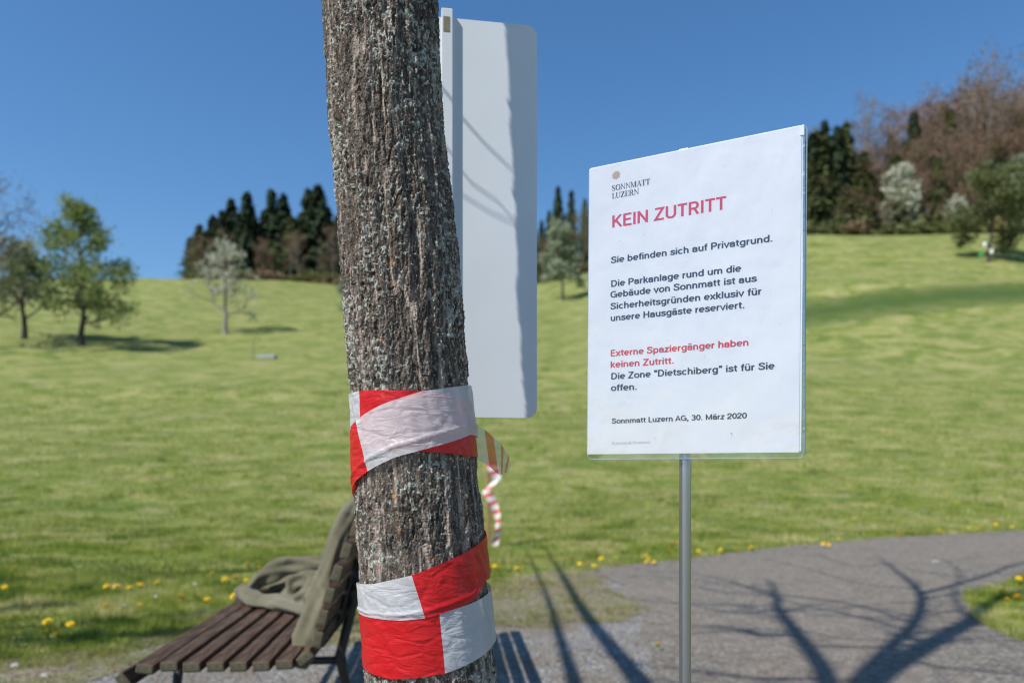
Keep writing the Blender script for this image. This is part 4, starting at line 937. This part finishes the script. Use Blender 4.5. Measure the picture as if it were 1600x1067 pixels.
flowers(zl([(270, 744), (375, 746), (252, 802), (304, 806)]), me_d, 'dandelion', 'dandelion', 'yellow dandelion in the group of four near the gravel, lower left', 'four dandelions near the gravel')
flowers(zl([(1157, 479), (1227, 505), (1298, 497), (1325, 508), (1354, 432), (1385, 446), (980, 606), (1107, 624), (1298, 600)]), me_d, 'dandelion', 'dandelion', 'yellow dandelion in the grass just beyond the bench and jacket', 'dandelions beyond the bench')
flowers([(478, 844)], me_d, 'dandelion', 'dandelion', 'small dandelion in the grass close to the left of the bench back', None, .8)
flowers(zl([(1040, 541), (853, 610), (660, 660)]), me_w, 'daisy', 'daisy', 'tiny whitish daisy among the dandelions left of the bench', 'daisies left of the bench', 1.1)
zr = lambda lst: [(760 + x_ * .525, 700 + y_ * .525) for x_, y_ in lst]
flowers(zr([(10, 352), (22, 353), (34, 351), (94, 359), (2, 351)]), me_d, 'dandelion', 'dandelion', 'yellow dandelion at the foot of the hanging striped tape', 'dandelions below the striped tape')
flowers(zr([(302, 349), (344, 332)]), me_d, 'dandelion', 'dandelion', 'yellow dandelion at the grass edge between trunk shadows and notice post', 'dandelions left of the post')
flowers(zr([(477, 318), (484, 338), (504, 337), (541, 310), (553, 287), (566, 288), (624, 308)]), me_d, 'dandelion', 'dandelion', 'yellow dandelion close beside the notice post at the path edge', 'dandelions beside the notice post')
flowers(zr([(746, 304), (791, 300), (955, 290), (1010, 287), (1003, 286), (1018, 287)]), me_d, 'dandelion', 'dandelion', 'yellow dandelion along the path edge just right of the notice post', 'dandelions right of the post')
flowers(zr([(1076, 213), (1086, 213), (1095, 214), (1057, 243), (1231, 262), (1247, 246), (1236, 258)]), me_d, 'dandelion', 'dandelion', 'yellow dandelion a little up the bank at the middle of the far path edge', 'dandelions up the bank')
flowers(zr([(1436, 241), (1453, 239), (1501, 219), (1512, 217), (1524, 219), (1512, 236), (1524, 239), (1517, 226)]), me_d, 'dandelion', 'dandelion', 'yellow dandelion in the cluster where the path meets the right edge', 'dandelions at the right end of the path')
flowers(zr([(1502, 68), (1370, 138), (1405, 168), (1450, 151)]), me_d, 'dandelion', 'dandelion', 'small yellow dandelion standing farther up the meadow on the right', 'far dandelions')
flowers(zr([(1295, 192), (1328, 198), (1340, 197), (1312, 194)]), me_w, 'daisy', 'daisy', 'small white daisy in the patch above the far path edge', 'daisies above the path', 1.3)
flowers(zr([(1535, 432), (1534, 452), (1565, 444), (1578, 445), (1580, 391), (1592, 388)]), me_d, 'dandelion', 'dandelion', 'yellow dandelion on the small grass patch at the right edge, near side of the path', 'dandelions on the near grass patch')
flowers(zr([(506, 583)]), me_d, 'dandelion', 'dandelion', 'lone dandelion growing in the gravel left of the notice post', None, .8)

flowers([(905, 881), (928, 884), (1015, 872), (1075, 865), (1128, 861), (1176, 856), (1262, 846), (1310, 842), (1322, 810), (1350, 838), (1402, 834), (1412, 831), (1470, 829), (1532, 827), (1556, 815), (1582, 824)], me_d, 'dandelion', 'dandelion', 'yellow dandelion in the thin scattered line following the far path edge', 'dandelions scattered along the far path edge')
# ================================================================= TREES
M_tbark = simple('dark_tree_bark', (.055, .045, .04), .9, .3, 8)
def grow(B, tips, p, d, L, r_, lvl, rr_, up=.15, droop=0, nseg=4, spread=.8, kids=(3, 4), k=5):
    pts = [p.copy()]; dd = d.normalized(); c = p.copy()
    for i_ in range(nseg):
        dd = (dd + Vector((rr_.uniform(-1, 1), rr_.uniform(-1, 1), rr_.uniform(-1, 1))) * .16 + Vector((0, 0, up - droop * (i_ / nseg) * (lvl < 2)))*.5).normalized()
        c = c + dd * L / nseg; pts.append(c.copy())
    B.tube(pts, [r_ * (1 - .65 * i_ / nseg) for i_ in range(nseg + 1)], k if lvl > 1 else 3, False)
    if lvl <= 0: tips.append((pts[-1], dd)); tips.append((pts[-2], dd)); return
    if lvl == 1: tips.append((pts[-1], dd))
    n_ = rr_.randint(*kids)
    for i_ in range(n_):
        f = .35 + .65 * (i_ + rr_.random() * .8) / n_; j = min(nseg, f * nseg); a = int(min(j, nseg - 1)); q_ = pts[a].lerp(pts[a + 1], j - a)
        ax = dd.orthogonal(); ax.rotate(Quaternion(dd, rr_.uniform(0, 6.28)))
        nd = (dd * (1 - spread * .5) + ax * spread + Vector((0, 0, up))).normalized()
        grow(B, tips, q_, nd, L * rr_.uniform(.5, .72), r_ * .5, lvl - 1, rr_, up, droop, max(3, nseg - 1), spread, kids, k)
def leafmesh(tips, n, size, rad, rr_, flat=0, elong=1.5, name='crown', m=None, parent=None, link=True):
    g_ = np.random.default_rng(rr_.randint(0, 99999)); T = np.array([tuple(t[0]) for t in tips]); i_ = g_.integers(0, len(T), n)
    c = T[i_] + g_.normal(0, rad, (n, 3)) * np.array([1, 1, .8]); s_ = size * (.5 + g_.random(n))
    a = g_.normal(size=(n, 3)); a /= np.linalg.norm(a, axis=1)[:, None]; b_ = g_.normal(size=(n, 3)); b_ -= a * (a * b_).sum(1)[:, None]; b_ /= np.linalg.norm(b_, axis=1)[:, None]
    P_ = np.stack([c - a * s_[:, None] * .5 * elong, c + b_ * s_[:, None] * .5, c + a * s_[:, None] * .5 * elong, c - b_ * s_[:, None] * .5], 1).reshape(-1, 3)
    return mesh(name, P_, np.arange(n * 4).reshape(-1, 4), m, parent, link=link)
def broad(name, loc, H, seed, mleaf, label, cat='tree', group=None, trunk=.28, tr=.16, lvl=3, nl=3500, ls=.3, lr=.35, up=.2, droop=0, spread=.75, kids=(3, 4), nlimb=8, width=.45, mtr=None, parts=('trunk', 'crown'), lean=0, pyr=1):
    rr_ = random.Random(seed); e = empty(name, loc, label=label, cat=cat, group=group); B_ = Buf(); tips = []
    pts = [Vector((0, 0, -.3))]; c = Vector((0, 0, 0))
    n = 9
    for i_ in range(1, n + 1):
        c = Vector((c.x + rr_.uniform(-.02, .02) * H + lean * H / n, c.y + rr_.uniform(-.02, .02) * H, H * .93 * i_ / n)); pts.append(c.copy())
    rad_ = [tr * 1.25] + [tr * (1 - .93 * (i_ / n) ** .8) + .015 for i_ in range(1, n + 1)]
    B_.tube(pts, rad_, 8, False); B_.make('trunk', mtr or M_tbark, e, True); B_ = Buf()
    for i_ in range(nlimb):
        f = trunk + (1 - trunk) * (i_ + .5 * rr_.random()) / nlimb; j = f * n; a = min(int(j), n - 1); p_ = pts[a].lerp(pts[a + 1], j - a)
        ang = i_ * 2.4 + rr_.uniform(-.4, .4); fr = (f - trunk) / (1 - trunk); el = .12 + .25 * (1 - pyr) + 1.0 * fr ** 1.5
        shape = (.30 + .70 * (1 - fr) ** (.75 * pyr) * (.8 + .2 * min(1, fr * 5))) if pyr else math.sin(math.pi * (.2 + .62 * (1 - fr))); L_ = H * width * shape
        grow(B_, tips, p_, Vector((math.cos(ang), math.sin(ang), el)), L_ * .62, tr * .5 * (1 - .7 * f), lvl - 1, rr_, up, droop, 4, spread, kids)
    bo = B_.make('branches', mtr or M_tbark, e, True); bo['kind'] = 'stuff'
    if nl: leafmesh(tips, nl, ls, lr, rr_, name='crown', m=mleaf, parent=e)
    return e
F_pear = foliage('fresh_pear_leaves', (.15, .20, .06), (.26, .32, .11), (.34, .38, .17), .45)
F_bloss = foliage('white_blossom', (.26, .28, .15), (.58, .58, .48), (.8, .79, .72))
F_bloss2 = foliage('greenish_blossom', (.15, .20, .10), (.38, .42, .30), (.62, .64, .54))
F_olive = foliage('olive_leaves', (.10, .12, .05), (.18, .2, .085), (.27, .28, .15), .4)
F_bud = foliage('brown_buds', (.17, .115, .07), (.26, .19, .12), (.33, .26, .16), .25)
F_bud2 = foliage('rosy_buds', (.21, .13, .085), (.31, .205, .135), (.36, .27, .18), .25)
F_yg = foliage('yellow_green_leaves', (.13, .13, .04), (.2, .2, .07), (.26, .25, .1))
F_con = foliage('dark_needles', (.032, .052, .030), (.070, .105, .052), (.11, .145, .065), .3, .8)
F_con2 = foliage('olive_needles', (.085, .105, .04), (.145, .17, .065), (.20, .215, .09), .35, .8)
M_brown = simple('brown_twig_bark', (.22, .16, .115), .9, .3, 2)
M_grey_b = simple('grey_twig_bark', (.24, .205, .185), .9, .3, 2)
def sc(p, pxh):      # metres of a height in photo pixels at p
    return pxh / FPX * p.y
p = hit(127, 541); broad('pear_tree', p, sc(p, 212), 11, F_pear, 'tall airy green pear tree on the meadow, left, leafy to its drooping sides', nl=8200, ls=.17, lr=.33, trunk=.16, tr=.24, width=.62, droop=.9, nlimb=16, kids=(3, 4), pyr=1.5)
p = hit(38, 530); broad('apple_tree', p, sc(p, 140), 12, F_bloss2, 'dark-limbed tree with sparse pale blossom at the left edge', nl=2600, ls=.24, lr=.4, trunk=.25, tr=.24, width=.6, nlimb=9)
p = hit(-24, 545); broad('bare_tree', p, sc(p, 240), 13, F_bud, 'leafless dark tree cut off by the left edge', nl=1500, ls=.12, lr=.5, trunk=.2, tr=.3, width=.5, lvl=4, kids=(3, 4), nlimb=12, pyr=0)
p = hit(353, 522); broad('blossom_tree', p, sc(p, 138), 14, F_bloss, 'small sparse tree with white blossom standing alone left of the trunk', nl=2100, ls=.16, lr=.2, trunk=.22, tr=.24, width=.55, nlimb=12, mtr=M_grey_b)
p = hit(556, 500); broad('blossom_tree', p, sc(p, 75), 15, F_bloss2, 'pale blossoming tree half hidden behind the taped trunk', nl=2200, ls=.26, lr=.4, trunk=.12, tr=.14, width=.6, nlimb=9)
p = hit(880, 470); broad('blossom_tree', p, sc(p, 122), 16, F_bloss2, 'dense white-green blossoming tree left of the notice', nl=4200, ls=.24, lr=.32, trunk=.2, tr=.17, width=.36, nlimb=13, droop=.3)
p = hit(1545, 410); rt = broad('orchard_tree', p, sc(p, 108), 17, F_olive, 'wide dark olive tree with white bags on its trunk, far right', nl=5200, ls=.26, lr=.42, trunk=.36, tr=.2, width=.85, nlimb=9, spread=.9, up=.05, pyr=0)
B_ = Buf(); M_bag = simple('white_bag', (.8, .8, .78), .6)
for (px, py) in ((1539, 382), (1549.5, 393)):
    c = ray(px, py, p.y - .35) - p; bm = bmesh.new(); bmesh.ops.create_icosphere(bm, subdivisions=2, radius=.28)
    o = bpy.data.meshes.new('bag')
    for v_ in bm.verts: v_.co = Vector((v_.co.x * .7, v_.co.y * .55, v_.co.z * (1.25 if v_.co.z < 0 else .9)))
    bm.to_mesh(o); bm.free(); o.materials.append(M_bag); oo = bpy.data.objects.new('white_bag', o); C.objects.link(oo); oo.location = p + c
    tag(oo, 'small white bag hung on the %s side of the far right orchard trunk' % ('left' if px < 1545 else 'right'), 'bag')
c = ray(1533.5, 398, p.y - .4); gb = Buf(); gb.box((0, 0, 0), (.42, .3, .62), bev=.08); go = gb.make('green_bag', simple('green_plastic', (.06, .3, .08), .5), None); go.location = c; tag(go, 'green bag leaning against the far right orchard trunk', 'bag')

# conifers: whorls of drooping needle sprays on a straight trunk
def conifer_parts(seed, H, W, m, dens=1.0, gap=.12):
    rr_ = random.Random(seed); g_ = np.random.default_rng(seed)
    tb = Buf(); tb.tube([(0, 0, -.5), (0, 0, H * .4), (0, 0, H * .97)], [H * .017, H * .011, .03], 7, False); tm = tb.make('trunk', M_tbark, link=False)
    Vs = []; n_w = int(H * 1.9)
    for w_ in range(n_w):
        f = gap + (1 - gap) * w_ / n_w; hh = H * f; Rw = W * (1 - f) ** .95 * rr_.uniform(.7, 1.12) * min(1, .55 + f * 1.5) + .15
        nb = int((5 + 4 * (1 - f)) * dens)
        for b_ in range(nb):
            a = rr_.uniform(0, 6.28); L_ = Rw * rr_.uniform(.6, 1.15); dr = rr_.uniform(.1, .5) * (1 - f * .7); u = np.array([math.cos(a), math.sin(a)])
            for s_ in range(7):
                t = (s_ + rr_.random()) / 7; c = np.array([*(u * L_ * t), hh - dr * L_ * t * t + .12 * L_ * t]); wdt = (.34 + .5 * (1 - t)) * rr_.uniform(.6, 1.2)
                dirv = np.array([u[0] * .8, u[1] * .8, rr_.uniform(-1.3, -.1)]); sd = np.array([-u[1], u[0], rr_.uniform(-.5, .5)])
                Vs += [c - sd * wdt * .6, c + sd * wdt * .6, c + dirv * wdt * 1.3 + np.array([0, 0, -.15])]
    nn_ = 60
    for s_ in range(nn_):
        t = s_ / nn_; c = np.array([g_.normal(0, .12), g_.normal(0, .12), H * (.9 + .1 * t)]); Vs += [c + g_.normal(0, .16, 3), c + g_.normal(0, .16, 3), c + g_.normal(0, .16, 3)]
    V_ = np.array(Vs); cm = mesh('crown', V_, np.arange(len(V_)).reshape(-1, 3), m, link=False)
    return tm, cm
CON = [conifer_parts(s_, 20, w_, m_, d_, g_) for s_, w_, m_, d_, g_ in ((1, 4.6, F_con, 1.4, .05), (2, 4.2, F_con, 1.2, .07), (3, 5.0, F_con2, 1.5, .04), (4, 4.4, F_con2, 1.3, .06), (5, 4.8, F_con, 1.1, .1))]
def conifer(p_, H, v_, label, group=None, wide=1, name='spruce_tree'):
    e = empty(name, p_, random.uniform(0, 6), label=label, cat='tree', group=group); s_ = H / 20; e.scale = (s_ * wide, s_ * wide, s_)
    for m_, nm in zip(CON[v_], ('trunk', 'crown')):
        o_ = bpy.data.objects.new(nm, m_); C.objects.link(o_); o_.parent = e
    return e
def skyline(px):    # highest ground seen in this column
    best = None; by = 1e9
    for Y_ in np.arange(60, 200, .5):
        X_ = (px - 800) / FPX * Y_; y_ = HY - (float(terr(X_, Y_)) - HC) / Y_ * FPX
        if y_ < by: by = y_; best = Y_
    return best, by
def at(px, dist):
    X_ = (px - 800) / FPX * dist; return Vector((X_, dist, float(terr(X_, dist)) - .2))
def htop(p_, pytop): return (HY - pytop) / FPX * p_.y + HC - p_.z
GL_ = 'dark spruce in the left skyline stand'
YL = 141
for px, top, v_, dz, lab in ((298, 372, 0, 4, 'short dark spruce at the left end of the skyline stand'), (312, 352, 2, 2, None), (322, 362, 0, 7, None), (333, 338, 0, 5, None), (347, 330, 1, 3, None), (362, 312, 0, 6, 'pointed dark spruce left of the two highest in the stand'),
                             (386, 300, 1, 2, 'tall narrow spruce left of the gap in the skyline stand'), (376, 335, 3, 7, None), (399, 345, 0, 8, None), (424, 297, 1, 4, 'tall spruce right of the gap in the skyline stand'), (414, 330, 4, 7, None), (443, 304, 0, 5, 'round-topped dark spruce in the middle of the skyline stand'), (433, 332, 3, 8, None), (456, 340, 2, 3, None),
                             (482, 296, 4, 4, 'tall spruce, left one of the pair beside the taped trunk'), (497, 289, 1, 3, 'tallest spruce of the skyline stand, close to the taped trunk'), (470, 340, 0, 8, None), (489, 338, 0, 8, None), (512, 325, 0, 5, None), (527, 338, 4, 2, None), (540, 330, 0, 6, None), (556, 320, 1, 5, None)):
    p = at(px, YL + dz); conifer(p, htop(p, top - 2), v_, lab or GL_ + (', left of the blossoming tree' if px < 330 else ', behind the solitary white blossoming tree' if px < 380 else ', around the gap in its tops' if px < 460 else ', next to the taped trunk' if px < 530 else ', behind the taped trunk'), 'spruces on the left skyline', random.uniform(1.4, 2.1))
for px, top in ((306, 378), (336, 352), (356, 335), (372, 350), (392, 325), (410, 348), (430, 322), (450, 352), (462, 358), (478, 322), (505, 318), (520, 345), (534, 352)):
    p = at(px, YL + 5 + random.uniform(-3, 4)); conifer(p, htop(p, top), random.choice([0, 1, 4, 3]), 'lower spruce filling the stand on the left skyline' + (', left end' if px < 340 else ', left middle' if px < 410 else ', right middle' if px < 470 else ', beside the taped trunk'), 'spruces on the left skyline', 1.7)
# bare trees: three shared shapes
def bare_parts(seed, H, m, mb, nl, width=.36, up=.35, kids=(3, 4)):
    e = broad('tmp', (0, 0, 0), H, seed, m, 'x', pyr=0, nl=nl, ls=.2, lr=.55, trunk=.22, tr=.2, width=width, lvl=4, kids=kids, nlimb=10, up=up, mtr=mb, spread=.55)
    ms = [(c_.name.split('.')[0], c_.data) for c_ in e.children]
    for c_ in list(e.children): bpy.data.objects.remove(c_)
    bpy.data.objects.remove(e); return ms
BARE = [bare_parts(21, 17, F_bud, M_brown, 1700), bare_parts(22, 17, F_bud2, M_brown, 1900, .42), bare_parts(23, 17, F_bud, M_grey_b, 500, .34, .6), bare_parts(24, 17, F_yg, M_brown, 1600, .42), bare_parts(25, 17, F_bud2, M_grey_b, 1000, .4)]
def bare(p_, H, v_, label, group=None, wide=1, name='bare_tree'):
    e = empty(name, p_, random.uniform(0, 6), label=label, cat='tree', group=group); s_ = H / 17; e.scale = (s_ * wide, s_ * wide, s_)
    for nm, m_ in BARE[v_]:
        o_ = bpy.data.objects.new(nm, m_); C.objects.link(o_); o_.parent = e
        if nm != 'trunk': o_['kind'] = 'stuff'
for i_, (px, top, v_) in enumerate(((305, 385, 0), (320, 378, 0), (350, 372, 0), (408, 382, 1), (424, 396, 3), (455, 378, 4), (466, 372, 4), (505, 395, 0), (522, 365, 4))):
    p = at(px, 137.5 + (i_ % 3) * .8); bare(p, htop(p, top), v_, 'brown leafless tree in front of the left skyline spruces' + (', left end' if px < 340 else ', middle' if px < 440 else ', beside the taped trunk'), 'bare trees on the left skyline', 1.1)
# centre stand, between the white board and the notice
for px, top, v_, dz, lab in ((846, 345, 0, 6, 'spruce just beside the right edge of the white board'), (858, 330, 4, 4, 'shorter spruce left of the highest one between board and notice'), (872, 292, 0, 6, 'highest spruce in the gap between white board and notice'), (893, 298, 1, 9, 'narrow pointed spruce in the gap between white board and notice'), (882, 335, 4, 12, 'spruce behind the blossoming tree in the gap'), (914, 312, 0, 7, 'spruce partly hidden by the left edge of the notice'), (832, 335, 0, 7, 'spruce hidden behind the right side of the white board'), (930, 300, 0, 9, 'spruce hidden behind the left part of the notice')):
    p = at(px, 133 + dz); conifer(p, htop(p, top - 2), v_, lab, None, .95)
for px, top, v_, lab in ((849, 380, 0, 'brown leafless tree left of the dense blossoming tree'), (906, 335, 3, 'yellow-green budding tree touching the left edge of the notice'), (920, 345, 3, 'budding tree behind the left edge of the notice'), (865, 385, 1, 'reddish leafless tree behind the dense blossoming tree'), (893, 372, 3, 'low budding tree right of the dense blossoming tree')):
    p = at(px, 131); bare(p, htop(p, top), v_, lab, None, 1.35)
# wood on the right-hand hill
prof_px = [(1240, 215), (1290, 190), (1310, 210), (1325, 195), (1345, 215), (1370, 215), (1390, 232), (1427, 180), (1460, 195), (1480, 172), (1510, 185), (1545, 165), (1580, 175), (1620, 170), (1700, 165)]
def topline(px): return float(np.interp(px, [a for a, _ in prof_px], [b_ for _, b_ in prof_px]))
rr = random.Random(99)
REG = ((1262, 'hidden behind the right edge of the notice'), (1300, 'just right of the notice'), (1345, 'between the notice and the pair of tall grey trees'), (1388, 'below the pair of tall grey trees'), (1440, 'behind the white flowering tree'), (1490, 'right of the white flowering tree'), (1530, 'above the low pale flowering bush'), (1575, 'behind the orchard tree hung with white bags'), (1610, 'at the right edge of the picture'), (9999, 'beyond the right edge of the picture'))
def region(px): return next(t for e_, t in REG if px < e_)
def rowname(dist): return 'front row' if dist < 122.5 else 'middle rows' if dist < 134 else 'back rows'
GR = 'dark spruce among the leafless trees of the hillside wood, right'
for px, top, v_, dz in ((1266, 226, 3, 4), (1278, 205, 2, 8), (1289, 190, 0, 5), (1300, 215, 0, 10), (1308, 198, 1, 4), (1322, 192, 2, 6), (1268, 260, 2, 1), (1283, 275, 2, 2), (1392, 212, 0, 20), (1411, 222, 0, 22), (1428, 176, 1, 18), (1442, 230, 0, 20), (1484, 172, 3, 20), (1500, 190, 2, 22),
                         (1508, 182, 0, 18), (1460, 192, 3, 24), (1545, 185, 0, 20), (1568, 188, 2, 22), (1590, 172, 2, 18), (1466, 246, 2, 0), (1452, 290, 0, 1), (1395, 240, 2, 14), (1420, 250, 0, 16), (1620, 180, 2, 20), (1640, 165, 0, 18)):
    p = at(px, 120 + dz * .72); lab = {1428: 'slender dark spruce rising highest in the middle of the hillside wood', 1466: 'dark green spruce at the wood edge right of the white blossom', 1289: 'pointed spruce just right of the notice, highest of its cluster'}.get(px, 'dark hillside spruce, %s, %s' % (rowname(p.y), region(px)))
    conifer(p, htop(p, top - 2), v_, lab, 'spruces in the hillside wood', 1.25)
GB = 'brown leafless tree in the hillside wood, right'
for k_ in range(46):
    px = 1236 + 460 * ((k_ * .618) % 1) if k_ > 14 else rr.uniform(1240, 1350); t_ = topline(px) + rr.uniform(0, 75) + (6 if px < 1350 else 16)
    p = at(px, rr.uniform(119.5, 136)); conifer(p, htop(p, t_), rr.choice([2, 3, 2, 3, 0]), 'dark hillside spruce, %s, %s' % (rowname(p.y), region(px)), 'spruces in the hillside wood', 1.7)
n_b = 0
for row, (dist, dtop, step) in enumerate(((120, 95, 24), (124, 60, 22), (130, 32, 19), (138, 8, 17), (146, -2, 18))):
    px = 1236 + row * 5
    while px < 1690:
        t_ = topline(px) + dtop + rr.uniform(-10, 26)
        if px < 1345 and rr.random() < .6: px += step; continue
        if 1345 < px < 1400 and row > 2: t_ += 25
        p = at(px, dist + rr.uniform(-1.5, 1.5)); wt = rr.choice([0, 1, 1, 0, 4] if px > 1400 else [0, 0, 1, 3, 4])
        bare(p, htop(p, t_), wt, 'brown leafless hillside tree, %s, %s' % (rowname(p.y), region(px)), 'leafless trees of the hillside wood', 1.25); px += step * rr.uniform(.75, 1.25)
for px, top, lab in ((1352, 168, 'tall thin grey leafless tree above the left part of the wood'), (1368, 182, 'thin grey leafless tree, right one of the pair above the wood'), (1538, 104, 'very tall grey leafless tree reaching highest above the wood'), (1556, 122, 'tall grey leafless tree beside the highest one'), (1522, 128, 'tall grey leafless tree left of the highest one'), (1606, 92, 'tall leafless tree cut off by the right edge')):
    p = at(px, 128); bare(p, htop(p, top), 2, lab, None, .8)
p = at(1410, 119); p.z += .1; broad('blossom_tree', p, htop(p, 264), 31, F_bloss, 'white flowering tree at the edge of the hillside wood', nl=3600, ls=.45, lr=.6, trunk=.1, tr=.2, width=.36, nlimb=12, up=.4)
p = at(1492, 118.5); broad('blossom_bush', p, htop(p, 318), 32, F_bloss, 'low pale flowering bush left of the far right orchard tree', nl=700, ls=.4, lr=.5, trunk=.05, tr=.1, width=.7, nlimb=8)
p = at(1590, 119); broad('blossom_tree', p, htop(p, 250), 33, F_bloss2, 'pale blossom behind the orchard tree at the right edge', nl=900, ls=.42, lr=.7, trunk=.3, tr=.2, width=.5, nlimb=9)
# low shrubs along the foot of the woods
q_tips = [(Vector((a * .55, b_ * .45, .25 + .5 * c_)), None) for a, b_, c_ in rng.normal(size=(30, 3)) * np.array([1, 1, .4])]
SHM = [leafmesh(q_tips, 420, .26, .38, random.Random(s_), name='shrub', m=m_, link=False) for s_, m_ in ((1, F_olive), (2, F_bud), (3, F_yg), (4, F_con2))]
def shrubs(x0, x1, dist, n, h0, lab, grp):
    for i_ in range(n):
        px = x0 + (x1 - x0) * (i_ + rr.random()) / n; p_ = at(px, dist + rr.uniform(-1, 1)); p_.z += .3
        o_ = bpy.data.objects.new('shrub', rr.choice(SHM)); C.objects.link(o_); o_.location = p_; s_ = h0 * rr.uniform(.45, 1.5); o_.scale = (s_ * 1.4, s_, s_); o_.rotation_euler.z = rr.uniform(0, 6); tag(o_, lab + (', ' + region(px) if x1 > 1600 else (', left half' if px < (x0 + x1) / 2 else ', right half')), 'shrub', grp)
shrubs(1240, 1690, 127, 40, 3.2, 'bushy undergrowth inside the wood', 'undergrowth of the hillside wood')
shrubs(1240, 1690, 118.5, 24, 1.5, 'low shrub at the wood edge', 'shrubs along the hillside wood')
shrubs(292, 560, 136.5, 26, 1.1, 'low shrub at the foot of the left skyline stand', 'shrubs along the skyline stand')
shrubs(834, 940, 130, 12, 1.2, 'low shrub below the spruces between board and notice', 'shrubs between board and notice')
# small things on the meadow
p = hit(418, 560); b = Buf(); b.box((0, 0, .12), (1.15, .7, .5), bev=.06); o = b.make('concrete_block', simple('pale_concrete', (.36, .37, .36), .8, .15, 5, .2)); o.location = p; o.scale = (1.1, 1, .62); tag(o, 'low pale grey concrete block in the meadow left of the trunk', 'concrete block')
p = hit(396, 562); b = Buf(); b.tube([(0, 0, -.2), (0, 0, 1.35)], .035, 6); o = b.make('marker_post', simple('grey_wood', (.16, .15, .12), .8)); o.location = p; tag(o, 'thin grey marker post beside the concrete block in the meadow', 'post')
